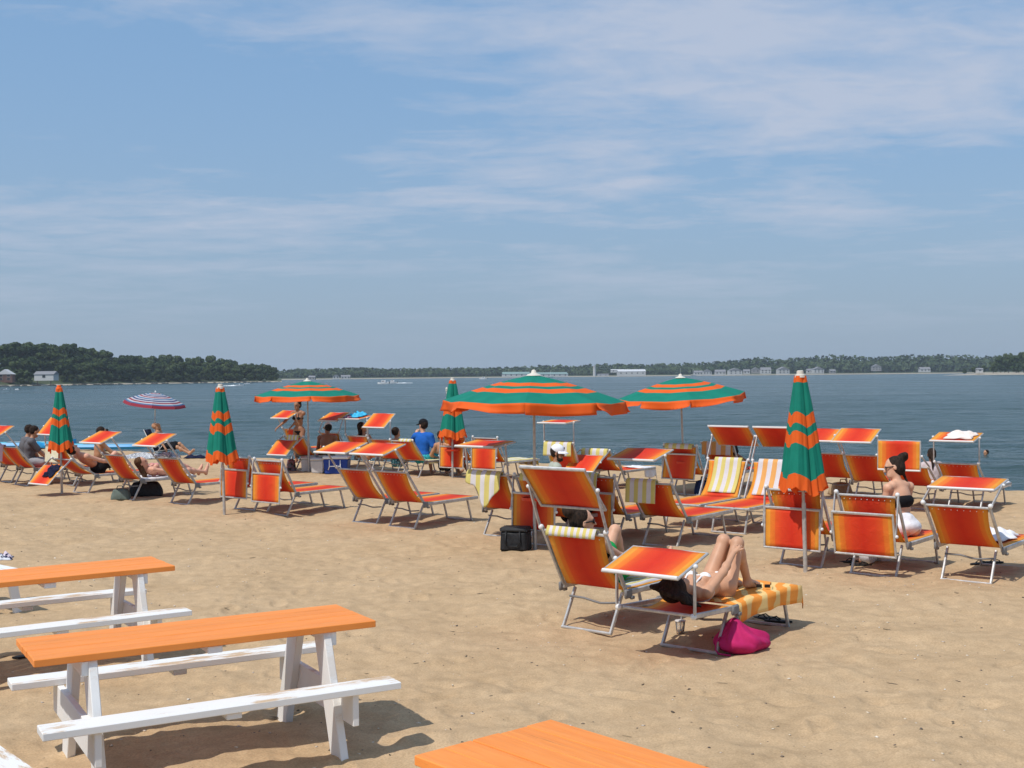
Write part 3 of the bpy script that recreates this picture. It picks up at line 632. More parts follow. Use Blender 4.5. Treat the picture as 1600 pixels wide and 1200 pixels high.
# ================================================================== bodies: smooth union of tapered limbs, meshed as one skin
def sdf_mesh(prims, h, k=0.02):
    lo = np.full(3, 1e9); hi = -lo
    for p in prims:
        if p[0] == 'c': a, b_, r = np.array(p[1]), np.array(p[2]), max(p[3], p[4]); l, u_ = np.minimum(a, b_)-r, np.maximum(a, b_)+r
        else: a = np.array(p[1]); r = max(p[2]); l, u_ = a-r, a+r
        lo = np.minimum(lo, l); hi = np.maximum(hi, u_)
    lo -= 3*h+k; hi += 3*h+k
    n = np.ceil((hi-lo)/h).astype(int)+1
    D = np.full(n, 1.0, dtype=np.float32); ax = [lo[i]+h*np.arange(n[i]) for i in range(3)]
    for p in prims:
        if p[0] == 'c': a, b_, ra, rb = np.array(p[1], float), np.array(p[2], float), p[3], p[4]; r = max(ra, rb); l, u_ = np.minimum(a, b_)-r, np.maximum(a, b_)+r
        else: a = np.array(p[1], float); r = max(p[2]); l, u_ = a-r, a+r
        m = k+2*h
        i0 = np.maximum(((l-m-lo)/h).astype(int), 0); i1 = np.minimum(((u_+m-lo)/h).astype(int)+2, n)
        sl = tuple(slice(i0[i], i1[i]) for i in range(3))
        X, Y, Z = np.meshgrid(ax[0][sl[0]], ax[1][sl[1]], ax[2][sl[2]], indexing='ij')
        if p[0] == 'c':
            ab = b_-a; L2 = max(ab@ab, 1e-9)
            t_ = np.clip(((X-a[0])*ab[0]+(Y-a[1])*ab[1]+(Z-a[2])*ab[2])/L2, 0, 1)
            d = np.sqrt((X-a[0]-t_*ab[0])**2+(Y-a[1]-t_*ab[1])**2+(Z-a[2]-t_*ab[2])**2)-(ra+(rb-ra)*t_)
        else:
            q = np.stack([X-a[0], Y-a[1], Z-a[2]], -1)
            if p[3] is not None: q = q @ np.array(p[3])       # columns: local axes
            rr = np.array(p[2]); k0 = np.linalg.norm(q/rr, axis=-1); k1 = np.linalg.norm(q/rr**2, axis=-1); d = k0*(k0-1)/np.maximum(k1, 1e-6)
        o = D[sl]; kk = p[5] if len(p) > 5 else k
        if kk > 0:
            hh = np.clip(0.5+0.5*(o-d)/kk, 0, 1); D[sl] = o*(1-hh)+d*hh-kk*hh*(1-hh)
        else: D[sl] = np.minimum(o, d)
    ins = D < 0
    nx, ny, nz_ = n; cs = [(i, j, kq) for i in (0, 1) for j in (0, 1) for kq in (0, 1)]
    cnt = sum(ins[i:nx-1+i, j:ny-1+j, kq:nz_-1+kq].astype(np.int8) for i, j, kq in cs)
    cell = np.argwhere((cnt > 0) & (cnt < 8))
    idx = -np.ones((nx-1, ny-1, nz_-1), dtype=np.int64); idx[tuple(cell.T)] = np.arange(len(cell))
    acc = np.zeros((len(cell), 3)); num = np.zeros(len(cell))
    for c0 in cs:
        for axn in range(3):
            if c0[axn] == 1: continue
            c1 = list(c0); c1[axn] = 1
            A = D[cell[:, 0]+c0[0], cell[:, 1]+c0[1], cell[:, 2]+c0[2]]; B = D[cell[:, 0]+c1[0], cell[:, 1]+c1[1], cell[:, 2]+c1[2]]
            m = (A < 0) != (B < 0); t_ = np.where(m, A/np.where(m, A-B, 1), 0)
            pt = np.tile(np.array(c0, float), (len(cell), 1)); pt[:, axn] += t_
            acc[m] += pt[m]; num += m
    V = lo+h*(cell+acc/num[:, None]); F = []
    for axn in range(3):
        s0 = [slice(1, n[i]-1) for i in range(3)]; s0[axn] = slice(0, n[axn]-1); s1 = list(s0); s1[axn] = slice(1, n[axn])
        a, b_ = ins[tuple(s0)], ins[tuple(s1)]; o1, o2 = [x for x in range(3) if x != axn]
        for flip in (False, True):
            e = np.argwhere((a & ~b_) if not flip else (~a & b_))
            if not len(e): continue
            base = e.copy(); base[:, o1] += 1; base[:, o2] += 1
            def cidx(d1, d2):
                q = base.copy(); q[:, o1] += d1; q[:, o2] += d2; return idx[q[:, 0], q[:, 1], q[:, 2]]
            qd = np.stack([cidx(-1, -1), cidx(0, -1), cidx(0, 0), cidx(-1, 0)], -1)
            if flip != (axn == 1): qd = qd[:, ::-1]
            F.append(qd)
    return V, np.concatenate(F)
def sdf_obj(name, prims, h, material, parent, k=0.02):
    V, Q = sdf_mesh(prims, h, k); return link(name, fast_mesh(name, V, Q, material), parent)

def ik(a, t_, l1, l2, pole):
    a = Vector(a); t_ = Vector(t_); d = t_-a; L = min(d.length, (l1+l2)*0.998); dn = d.normalized()
    x = (l1*l1-l2*l2+L*L)/(2*L); y = math.sqrt(max(l1*l1-x*x, 0)); p = Vector(pole); p = (p-dn*p.dot(dn))
    p = p.normalized() if p.length > 1e-6 else Vector((0, 0, 1))
    return a+dn*x+p*y, a+dn*L
SKINS = {}
def skin(name, c):
    if name not in SKINS: SKINS[name] = noisy('skin_'+name, c, tuple(min(1, x*1.13) for x in c), 9, 0.5, spec=0.35)
    return SKINS[name]
FAIR = (0.60, 0.335, 0.215); TAN = (0.44, 0.225, 0.125); BROWN = (0.20, 0.088, 0.045); PINK = (0.64, 0.33, 0.22)
def cloth(name, c, c2=None, scale=12):
    return noisy(name, c, c2 or tuple(x*1.15 for x in c), scale, 0.85, spec=0.1, bump=0.6)
MAT_DARKHAIR = noisy('dark_hair', (0.012, 0.008, 0.006), (0.042, 0.026, 0.018), 60, 0.75, stretch=(1, 1, 0.25), spec=0.15, bump=0.5)
MAT_BROWNHAIR = noisy('brown_hair', (0.060, 0.030, 0.014), (0.15, 0.080, 0.038), 60, 0.75, stretch=(1, 1, 0.25), spec=0.15, bump=0.5)
MAT_BLACK = mat('black_plastic', (0.012, 0.012, 0.013), 0.35)
MAT_EYE = mat('eye', (0.02, 0.012, 0.008), 0.2); MAT_LIPS = mat('lips', (0.42, 0.13, 0.10), 0.5)

def person(loc, rz, label, pel, torso, feet, hands, skin_c=('fair', FAIR), look=None, headtilt=None, knee=((1, 0, 0.6), (1, 0, 0.6)), elbow=((-1, 0.4, -0.5), (-1, -0.4, -0.5)),
           hair=None, hair_mat=None, top=None, bottom=None, cap=None, glasses=False, h=0.014, S=1.0, female=False, toes=None, bend=0.0, side=None, group=None, extra=None, beard=False, name='person', category='person'):
    """local frame: x forward, y left, z up, origin on the ground (or seat). pel pelvis, torso direction of the spine, feet/hands targets"""
    root = empty(name, loc, rz, label, category, group); sk = skin(*skin_c)
    P = Vector(pel); T = Vector(torso).normalized()
    Y = Vector(side).normalized() if side else Vector((0, 1, 0)); Y = (Y-T*Y.dot(T)).normalized(); Fw = Y.cross(T)
    tl_ = 0.47*S; ch = P+T*tl_+Fw*bend; mid = P+T*tl_*0.45-Fw*bend*0.4
    shw = (0.165 if female else 0.19)*S; hpw = (0.10 if female else 0.09)*S
    sh = [ch+Y*shw*s-T*0.02 for s in (1, -1)]; hp = [P+Y*hpw*s for s in (1, -1)]
    lk = Vector(look).normalized() if look else Fw
    hu = Vector(headtilt).normalized() if headtilt else T
    nk = ch+T*0.05*S; hd_ = nk+hu*0.155*S+lk*0.015
    hs = lk.cross(hu)*-1; hs = hu.cross(lk); hs.normalize(); lk = hs.cross(hu).normalized()
    def HP(f, s, u_): return hd_+lk*f*S+hs*s*S+hu*u_*S
    basis = [[lk[i], hs[i], hu[i]] for i in range(3)]
    tb = [[Fw[i], Y[i], T[i]] for i in range(3)]
    wr = 0.112 if female else 0.118
    pr = [('e', P+T*0.02, (0.105*S, (0.155 if female else 0.15)*S, 0.115*S), tb), ('e', mid, (0.09*S, (0.118 if female else 0.135)*S, 0.16*S), tb),
          ('e', P+T*tl_*0.74+Fw*bend*0.6, (0.105*S, (0.140 if female else 0.165)*S, 0.17*S), tb),
          ('c', ch+Y*shw*0.55, ch-Y*shw*0.55, 0.062*S, 0.062*S), ('c', ch, hd_-hu*0.06*S, 0.055*S, 0.048*S)]
    if female:
        for s in (1, -1): pr.append(('e', P+T*tl_*0.70+Y*0.072*s*S+Fw*(0.085*S+bend*0.6), (0.055*S, 0.062*S, 0.060*S), tb))
        for s in (1, -1): pr.append(('e', P-T*0.03+Y*0.07*s*S-Fw*0.045*S, (0.085*S, 0.085*S, 0.095*S), tb))
    # head: skull, jaw, nose, ears, brow
    pr += [('e', HP(-0.012, 0, 0.03), (0.098*S, 0.078*S, 0.098*S), basis), ('e', HP(0.022, 0, -0.045), (0.068*S, 0.058*S, 0.078*S), basis),
           ('c', HP(0.088, 0, 0.012), HP(0.107, 0, -0.024), 0.010*S, 0.015*S, 0.012), ('c', HP(0.062, 0.02, -0.085), HP(0.062, -0.02, -0.085), 0.026*S, 0.026*S),
           ('c', HP(0.078, 0.03, 0.028), HP(0.078, -0.03, 0.028), 0.016*S, 0.016*S)]
    for s in (1, -1): pr.append(('e', HP(-0.005, 0.079*s, -0.005), (0.020*S, 0.010*S, 0.033*S), basis, None, 0.006))
    J = dict(sh=sh, hp=hp, hd=hd_, ch=ch, P=P, T=T, Y=Y, Fw=Fw, HP=HP, el=[], wr=[], kn=[], an=[], root=root, S=S)
    for i in (0, 1):
        s = 1 if i == 0 else -1
        e, w = ik(sh[i], hands[i], 0.285*S, 0.25*S, elbow[i]); J['el'].append(e); J['wr'].append(w)
        af = 0.85 if female else 1.0
        pr += [('e', sh[i], (0.062*S*af,)*3, None), ('c', sh[i], e, 0.052*S*af, 0.040*S*af), ('c', e, w, 0.041*S*af, 0.026*S*af), ('e', e.lerp(w, 0.3), (0.043*S*af,)*3, None)]
        # hand: palm, four fingers, thumb
        fd = (w-e).normalized(); up_ = Vector((0, 0, 1)); sd = fd.cross(up_); sd = sd.normalized() if sd.length > 0.1 else Y.copy(); nm = sd.cross(fd)
        palm = w+fd*0.075*S; rf = max(0.0088*S, h*0.62)
        pr += [('c', w+fd*0.02*S+sd*0.014*S, palm+sd*0.024*S, 0.020*S, 0.017*S, 0.012), ('c', w+fd*0.02*S-sd*0.014*S, palm-sd*0.024*S, 0.020*S, 0.017*S, 0.012)]
        for q, (o, l) in enumerate(((-0.032, 0.070), (-0.011, 0.080), (0.011, 0.075), (0.032, 0.058))):
            b0 = palm+sd*o*S; b1 = b0+fd*l*0.5*S-nm*0.012*S; b2 = b1+fd*l*0.36*S-nm*0.032*S
            pr += [('c', b0, b1, rf*1.05, rf, 0.004), ('c', b1, b2, rf, rf*0.85, 0.004)]
        t0 = w+fd*0.03*S+sd*0.024*S*(-s); t1 = t0+fd*0.035*S+sd*0.030*S*(-s)-nm*0.01*S; pr += [('c', t0, t1, rf*1.2, rf*1.05, 0.006), ('c', t1, t1+fd*0.028*S-nm*0.012*S, rf*1.05, rf*0.9, 0.004)]
        k_, a_ = ik(hp[i], feet[i], 0.42*S, 0.405*S, knee[i]); J['kn'].append(k_); J['an'].append(a_)
        tf = 0.95
        pr += [('c', hp[i]-T*0.02, k_, 0.083*S*tf, 0.052*S), ('e', k_, (0.055*S,)*3, None), ('c', k_, a_, 0.050*S, 0.033*S)]
        cb = k_.lerp(a_, 0.30); bk = (a_-k_).normalized(); out = (hp[i]-k_); out = (out-bk*out.dot(bk)); out = out.normalized() if out.length > 0.03 else -Fw
        pr.append(('e', cb+out*0.012*S, (0.050*S, 0.050*S, 0.075*S), None))
        tv = Vector(toes[i]).normalized() if toes else None
        if tv is None:
            sv = (a_-k_).normalized(); tv = Fw-sv*Fw.dot(sv)*0.9; tv = tv.normalized() if tv.length > 0.1 else Vector((0, 0, 1))
        sv = (a_-k_).normalized(); heel = a_+sv*0.035*S-tv*0.035*S; ball_ = a_+sv*0.05*S+tv*0.12*S
        pr += [('c', heel, ball_, 0.033*S, 0.028*S), ('c', ball_, ball_+tv*0.055*S, 0.027*S, 0.017*S), ('c', a_, ball_, 0.034*S, 0.022*S)]
    J['body'] = sdf_obj('body', pr, h, sk, root, 0.022)
    g = 0.014+h*0.35
    if top:      # (material, sleeve 0..1, belly 0..1) shirt
        m, sl, kind = top
        if kind == 'shirt':
            q = [('e', P+T*0.06*S, (0.115*S+g, 0.150*S+g, 0.13*S), tb), ('e', mid, (0.10*S+g, 0.135*S+g, 0.18*S), tb), ('e', P+T*tl_*0.74+Fw*bend*0.6, (0.108*S+g, 0.168*S+g, 0.18*S), tb), ('c', ch+Y*shw*0.75-T*0.01, ch-Y*shw*0.75-T*0.01, 0.060*S+g, 0.060*S+g)]
            for i in (0, 1): q.append(('c', sh[i], sh[i].lerp(J['el'][i], sl), 0.055*S+g, 0.050*S+g))
            sdf_obj('shirt', q, h, m, root, 0.03)
        elif kind == 'bikini':
            q = []
            for s in (1, -1):
                q.append(('e', P+T*tl_*0.70+Y*0.072*s*S+Fw*(0.092*S+bend*0.6), (0.055*S, 0.058*S, 0.052*S), tb))
                q.append(('c', P+T*tl_*0.78+Y*0.07*s*S+Fw*(0.125*S+bend), ch+Y*0.05*s*S+Fw*0.03+T*0.045, 0.007+h*0.3, 0.006+h*0.3))
            sdf_obj('bikini_top', q, h, m, root, 0.01)
            nn = 18; MB().path([P+T*tl_*0.66+Fw*(0.112*math.cos(t_)*S+bend*0.5)+Y*0.150*S*math.sin(t_) for t_ in (2*math.pi*x/nn for x in range(nn))], 0.008, 6, closed=True).build('bikini_strap', m, root, True)
        elif kind == 'tube':
            q = [('e', P+T*tl_*0.62+Fw*bend*0.6, (0.107*S+g, 0.150*S+g, 0.095*S), tb)]
            for s in (1, -1): q.append(('e', P+T*tl_*0.68+Y*0.070*s*S+Fw*(0.085*S+bend*0.6), (0.060*S, 0.062*S, 0.055*S), tb))
            sdf_obj('swim_top', q, h, m, root, 0.02)
    if bottom:   # (material, length along thigh, kind)
        m, ln_, kind = bottom
        if kind == 'shorts':
            q = [('e', P+T*0.03, (0.112*S+g, 0.155*S+g, 0.115*S), tb)]
            for s in (1, -1): q.append(('e', P-T*0.03+Y*0.07*s*S-Fw*0.045*S, (0.085*S+g, 0.085*S+g, 0.095*S+g), tb))
            for i in (0, 1): q.append(('c', hp[i]-T*0.01, hp[i].lerp(J['kn'][i], ln_), 0.086*S+g, 0.078*S+g*1.5))
            sdf_obj('shorts', q, h, m, root, 0.02)
        elif kind == 'trousers':
            q = [('e', P+T*0.07, (0.100*S+g, 0.135*S+g, 0.11*S), tb), ('e', P-Fw*0.02*S-T*0.01, (0.118*S+g, 0.178*S+g, 0.098*S), tb)]
            for i in (0, 1): q += [('c', hp[i]-T*0.01, J['kn'][i], 0.088*S+g, 0.075*S+g), ('c', J['kn'][i], J['kn'][i].lerp(J['an'][i], 0.93), 0.075*S+g, 0.085*S+g)]
            sdf_obj('trousers', q, h, m, root, 0.035)
        else:
            q = [('e', P-T*0.035, (0.112*S, (0.150 if female else 0.15)*S+0.006, 0.055*S), tb), ('e', P-T*0.085, (0.085*S, 0.065*S, 0.06*S), tb)]
            sdf_obj('bikini_bottom', q, h, m, root, 0.02)
    hm = hair_mat or MAT_DARKHAIR
    if hair:
        q = [('e', HP(-0.030, 0, 0.043), (0.101*S, 0.085*S, 0.095*S), basis)]
        if hair != 'short': q += [('e', HP(-0.045, 0, -0.01), (0.085*S, 0.084*S, 0.085*S), basis)]
        else: q += [('e', HP(-0.045, 0, -0.005), (0.068*S, 0.080*S, 0.065*S), basis)]
        if hair == 'bun': q += [('e', HP(-0.125, 0, 0.108), (0.055*S, 0.062*S, 0.052*S), None), ('c', HP(-0.06, 0, 0.08), HP(-0.11, 0, 0.09), 0.035*S, 0.03*S), *([('c', HP(-0.09, 0, -0.06), HP(-0.115, -0.02, -0.16), 0.020*S, 0.012*S), ('c', HP(-0.115, -0.02, -0.16), HP(-0.12, -0.05, -0.26), 0.011*S, 0.009*S)] if S > 1.02 else []), ('e', HP(-0.15, 0.03, 0.13), (0.035*S, 0.03*S, 0.03*S), None)]
        if hair == 'ponytail': q += [('c', HP(-0.10, 0, 0.02), HP(-0.13, 0, -0.12), 0.04*S, 0.035*S), ('c', HP(-0.13, 0, -0.12), HP(-0.13, 0, -0.34), 0.033*S, 0.012*S)]
        if hair == 'long': q += [('c', HP(-0.06, 0.03, -0.05), HP(-0.09, 0.05, -0.27), 0.06*S, 0.045*S), ('c', HP(-0.06, -0.03, -0.05), HP(-0.09, -0.05, -0.27), 0.06*S, 0.045*S)]
        if isinstance(extra, dict) and 'hair' in extra: q += extra['hair'](HP)
        ho = sdf_obj('hair', q, h*0.9, hm, root, 0.02)
    if beard: sdf_obj('beard', [('e', HP(0.040, 0, -0.085), (0.060*S, 0.062*S, 0.042*S), basis), ('c', HP(0.02, 0.06, -0.05), HP(0.02, 0.066, 0.0), 0.016, 0.012), ('c', HP(0.02, -0.06, -0.05), HP(0.02, -0.066, 0.0), 0.016, 0.012)], h*0.7, MAT_DARKHAIR, root, 0.02)
    if cap:
        cm, kind = cap
        c_ = sdf_obj('cap', [('e', HP(-0.010, 0, 0.068), (0.112*S, 0.092*S, 0.088*S), basis)], h*0.8, cm, root, 0.01)
        br = MB()
        def bf(u, v):
            an = R(-72+144*u); r0, r1 = 0.088, 0.088+0.085*math.cos(an*0.85)
            rr_ = r0+(r1-r0)*v; return HP(rr_*math.cos(an)*1.08-0.005, rr_*math.sin(an)*0.92, 0.052-0.03*v*v-0.016*abs(math.sin(an)))
        br.grid(bf, 12, 4, thick=0.007); br.build('cap_brim', cm, root, True)
        if kind == 'badge':
            MB().box(HP(0.096, 0.0, 0.098), (0.010, 0.040, 0.036), Matrix(basis), 0.002).build('cap_badge', MAT_BLACK, root)
    if glasses:
        gm = MB()
        for s in (1, -1):
            gm.path([HP(0.093+0.002*math.cos(t_), 0.034*s+0.026*math.cos(t_), 0.006+0.020*math.sin(t_)) for t_ in (2*math.pi*x/12 for x in range(12))], 0.0035+h*0.15, 5, closed=True)
            gm.tube(HP(0.088, 0.060*s, 0.012), HP(-0.01, 0.084*s, 0.012), 0.004+h*0.15, n=6)
            gm.add([HP(0.093, 0.034*s+0.026*math.cos(t_), 0.006+0.020*math.sin(t_)) for t_ in (2*math.pi*x/12 for x in range(12))], [tuple(range(12))])
        gm.tube(HP(0.096, 0.010, 0.010), HP(0.096, -0.010, 0.010), 0.003+h*0.1, n=6); gm.build('sunglasses', MAT_BLACK, root, True)
    else:
        for s in (1, -1): MB().ball(HP(0.080, 0.030*s, 0.008), (0.012*S,)*3, 8).build('eye', MAT_EYE, root, True)
    MB().ball(HP(0.084, 0, -0.058), (0.008*S, 0.022*S, 0.008*S), 8).build('mouth', MAT_LIPS, root, True)
    return J
def on(L, x=0.0, y=0.0, z=0.0): return lworld(L, (x, y, z))
LK = LOUNGERS
SH_GREY = cloth('grey_tshirt', (0.115, 0.115, 0.125)); SH_LGREY = cloth('light_grey_shorts', (0.33, 0.33, 0.35)); SH_BLACK = cloth('black_cloth', (0.012, 0.012, 0.014))
def dots_mat():
    m = mat('black_white_dots', (0.02, 0.02, 0.02), 0.85); nt, nd, ln, b = nodes(m); t = nd.new('ShaderNodeTexCoord'); v = nd.new('ShaderNodeTexVoronoi'); v.inputs['Scale'].default_value = 16; ln(t.outputs['Object'], v.inputs['Vector'])
    r = nd.new('ShaderNodeValToRGB'); r.color_ramp.interpolation = 'CONSTANT'; ln(v.outputs['Distance'], r.inputs[0]); r.color_ramp.elements[0].color = (0.8, 0.8, 0.8, 1); r.color_ramp.elements[1].position = 0.27; r.color_ramp.elements[1].color = (0.012, 0.012, 0.012, 1); ln(r.outputs[0], b.inputs['Base Color']); return m
def patch_mat(name, c1, c2, c3, scale):
    m = mat(name, c1, 0.85); nt, nd, ln, b = nodes(m); t = nd.new('ShaderNodeTexCoord'); v = nd.new('ShaderNodeTexNoise'); v.inputs['Scale'].default_value = scale; v.inputs['Detail'].default_value = 3; v.inputs['Distortion'].default_value = 1.2; ln(t.outputs['Object'], v.inputs['Vector'])
    r = nd.new('ShaderNodeValToRGB'); r.color_ramp.interpolation = 'CONSTANT'; ln(v.outputs[0], r.inputs[0]); e = r.color_ramp.elements; e[0].color = (*c1, 1); e[1].position = 0.47; e[1].color = (*c2, 1); k = e.new(0.56); k.color = (*c3, 1); ln(r.outputs[0], b.inputs['Base Color']); return m
H0 = R(51)
# --- far left: two men sitting on the edge of a lounger
L = LK[2]
person(on(L, 0.24, 0.20), H0-R(28), 'man in grey shirt and pale shorts seated near the leftmost closed parasol', (0, 0, 0.50), (0.30, 0, 1), [(0.50, 0.14, 0.08), (0.52, -0.12, 0.08)], [(0.50, 0.12, 0.50), (0.48, -0.10, 0.50)], ('tan', TAN), look=(1, 0.2, -0.15), hair='short', top=(SH_GREY, 0.75, 'shirt'), bottom=(SH_LGREY, 0.75, 'shorts'), bend=-0.03)
person(on(L, 0.42, 0.72), H0-R(15), 'man in grey shirt and dotted black trunks sitting beyond the other one', (0, 0, 0.50), (0.30, 0, 1), [(0.50, 0.14, 0.06), (0.52, -0.12, 0.06)], [(0.40, 0.12, 0.48), (0.38, -0.10, 0.48)], ('tan', TAN), look=(1, 0.1, 0.05), hair='short', top=(SH_GREY, 0.75, 'shirt'), bottom=(dots_mat(), 0.8, 'shorts'), bend=-0.03)
L = LK[38]
person(on(L, 0.62, -0.20), H0-R(20), 'bare-chested man holding a dark phone near the leftmost closed parasol', (0, 0, 0.46), (0.15, 0, 1), [(0.55, 0.14, 0.06), (0.58, -0.12, 0.06)], [(0.42, 0.16, 0.55), (0.50, -0.16, 0.62)], ('tan', TAN), hair='short', bottom=(SH_BLACK, 0.6, 'shorts'), look=(1, 0, -0.3))
L = LK[3]
person(on(L, 0.40, 0.0), H0, 'pink-skinned sunbather lying behind the drooping sunshade', (0, 0, 0.50), (-0.80, 0, 0.55), [(0.70, 0.12, 0.45), (0.55, -0.13, 0.43)], [(0.12, 0.28, 0.62), (0.14, -0.28, 0.60)], ('pink', PINK), hair='short', bottom=(SH_BLACK, 0.45, 'shorts'), knee=((0.2, 0, 1), (0.2, 0, 1)))
# --- sunbather with brown hair
L = LK[4]
person(on(L, 0.92, -0.05), H0, 'brown-haired woman lying on a lounger left of the grey patterned cloth', (0, 0, 0.46), (-0.97, 0, 0.20), [(0.78, 0.09, 0.42), (0.82, -0.09, 0.42)], [(0.02, 0.27, 0.47), (0.05, -0.28, 0.47)], ('pink', PINK), hair='long', hair_mat=MAT_BROWNHAIR, top=(cloth('rose_swimwear', (0.6, 0.25, 0.25)), 0, 'bikini'), bottom=(cloth('rose_swimwear', (0.6, 0.25, 0.25)), 0, 'brief'), female=True, headtilt=(-0.6, 0, 0.8), look=(0.7, -0.6, 0.2), knee=((0.1, 0, 1), (0.1, 0, 1)), elbow=((0, 1, 0), (0, -1, 0)))
# --- man in beach chair by the water
pc = ground(258, 711)
person(pc, R(-4), 'man lounging in a low beach chair with one arm behind his head', (0, 0, 0.26), (-0.45, 0, 0.9), [(0.72, 0.14, 0.07), (0.78, -0.1, 0.06)], [(-0.22, -0.18, 0.95), (0.20, -0.34, 0.12)], ('tan', TAN), bottom=(SH_BLACK, 0.7, 'shorts'), elbow=((0, 1, 0.6), (-0.5, -1, 0)), knee=((0.3, 0, 1), (0.3, 0, 1)))
pc2 = ground(371, 703)
person(pc2, R(200), 'person in dark glasses sitting in a purple and teal beach chair', (0, 0, 0.30), (-0.35, 0, 0.9), [(0.62, 0.1, 0.06), (0.62, -0.1, 0.06)], [(0.3, 0.22, 0.40), (0.3, -0.22, 0.40)], ('pink', PINK), hair='short', glasses=True, bottom=(cloth('rose_swimwear', (0.6, 0.25, 0.25)), 0.5, 'shorts'), top=(cloth('rose_swimwear', (0.6, 0.25, 0.25)), 0, 'tube'))
# --- under the small open parasol
pw = ground(468, 723)
person(pw, R(-110), 'woman in dark bikini standing under the smaller open parasol', (0, 0, 0.88), (0.10, 0, 1), [(0.06, 0.16, 0.08), (-0.08, -0.14, 0.08)], [(0.18, -0.30, 0.82), (0.38, -0.48, 0.92)], ('brown', (0.30, 0.135, 0.07)), look=(1, -0.2, -0.45), hair='bun', top=(SH_BLACK, 0, 'bikini'), bottom=(SH_BLACK, 0, 'brief'), female=True, knee=((1, 0, 0), (1, 0, 0)), elbow=((-1, 0, -0.3), (-0.3, -0.2, -1)))
L = LK[11]
person(on(L, 0.55, -0.22), R(75), 'dark-skinned man in white visor sitting with his back to the camera', (0, 0, 0.34), (0.25, 0, 1), [(0.52, 0.15, 0.06), (0.52, -0.15, 0.06)], [(0.40, 0.2, 0.50), (0.40, -0.2, 0.50)], ('brown', BROWN), hair='short', cap=(MAT_WHITE, 'visor'), bottom=(SH_BLACK, 0.7, 'shorts'), look=(0.8, 0.6, 0), S=1.05)
L = LK[13]
person(on(L, 0.18, 0.0), H0, 'dark-haired woman in red beneath the sunshade with cyan cloth', (0, 0, 0.46), (-0.25, 0, 0.95), [(0.75, 0.10, 0.42), (0.75, -0.10, 0.42)], [(0.25, 0.26, 0.46), (0.25, -0.26, 0.46)], ('tan', TAN), hair='long', top=(cloth('red_swimwear', (0.42, 0.02, 0.03)), 0, 'tube'), bottom=(cloth('red_swimwear', (0.42, 0.02, 0.03)), 0, 'brief'), female=True, look=(0.5, -0.85, 0))
L = LK[14]
person(on(L, 0.34, -0.0), H0, 'dark-haired bather half hidden between tilted sunshade and blue shirt', (0, 0, 0.32), (-0.12, 0, 1), [(0.72, 0.10, 0.42), (0.72, -0.10, 0.42)], [(0.3, 0.24, 0.46), (0.3, -0.24, 0.46)], ('tan', TAN), hair='short', bottom=(patch_mat('teal_pattern', (0.02, 0.20, 0.25), (0.01, 0.02, 0.05), (0.3, 0.6, 0.6), 18), 0.7, 'shorts'))
L = LK[15]
person(on(L, 0.42, 0.0), R(62), 'man in blue shirt and black cap seated on a towel-covered lounger', (0, 0, 0.44), (0.06, 0, 1), [(0.62, 0.15, 0.06), (0.55, -0.30, 0.10)], [(0.36, 0.40, 0.98), (0.30, -0.22, 0.52)], ('fair', FAIR), look=(0.35, 0.95, -0.1), hair='short', cap=(SH_BLACK, 'cap'), top=(cloth('royal_blue_shirt', (0.018, 0.11, 0.42)), 0.7, 'shirt'), bottom=(patch_mat('turquoise_trunks', (0.03, 0.45, 0.52), (0.01, 0.04, 0.08), (0.05, 0.55, 0.60), 22), 0.8, 'shorts'), S=1.08, elbow=((0.2, 0.8, -1), (-1, -0.4, -0.3)))
L = LK[16]
person(on(L, 0.05, 0.42), H0, 'dark-haired person whose head shows left of the third closed parasol', (0, 0, 0.28), (-0.25, 0, 1), [(0.62, 0.15, 0.06), (0.62, -0.15, 0.06)], [(0.1, 0.36, 0.42), (0.3, -0.26, 0.44)], ('tan', TAN), hair='short', bottom=(SH_BLACK, 0.6, 'shorts'), look=(0.4, 0.9, 0))
# --- man in white cap under the big parasol
L = LK[35]
pm = ground(862, 800)
person(pm, R(8), 'bearded man in white cap and pale green shirt under the largest parasol', (0, 0, 0.28), (0.14, 0, 1), [(0.45, 0.16, 0.06), (0.48, -0.16, 0.06)], [(0.42, 0.10, 0.42), (0.42, -0.14, 0.42)], ('tan2', (0.36, 0.175, 0.10)), look=(0.82, -0.42, -0.42), hair='short', cap=(cloth('white_cap', (0.74, 0.74, 0.76)), 'badge'), top=(cloth('sage_tshirt', (0.36, 0.38, 0.31)), 0.8, 'shirt'), bottom=(SH_BLACK, 0.8, 'shorts'), beard=True, glasses=True, h=0.011, S=1.06)
# --- floral bather on the lounger behind the cooler bag
L = LK[19]
person(on(L, 0.40, -0.18), H0, 'bather in dark floral top hidden behind the high red sunshade', (0, 0, 0.44), (-0.75, 0, 0.62), [(0.78, 0.12, 0.42), (0.78, -0.12, 0.42)], [(0.30, 0.3, 0.48), (0.22, -0.40, 0.50)], ('tan', TAN), hair='short', top=(patch_mat('floral_print', (0.02, 0.02, 0.025), (0.35, 0.30, 0.26), (0.05, 0.04, 0.04), 26), 0.3, 'shirt'), bottom=(SH_BLACK, 0.6, 'shorts'), female=True)
# --- woman in green shorts
L = LK[20]
person(on(L, 0.46, 0.06), H0, 'woman in glasses and green shorts reclining in the lounger with high sunshade', (0, 0, 0.515), (-0.80, 0, 0.60), [(0.46, 0.14, 0.46), (0.80, -0.12, 0.46)], [(0.20, 0.27, 0.50), (0.24, -0.25, 0.50)], ('fair', FAIR), hair='bun', look=(0.72, -0.68, -0.05), glasses=True, top=(SH_BLACK, 0, 'tube'), bottom=(cloth('green_shorts', (0.012, 0.30, 0.075)), 0.42, 'shorts'), female=True, h=0.011, knee=((0.1, 0, 1), (0.1, 0, 1)), headtilt=(-0.1, 0, 1))
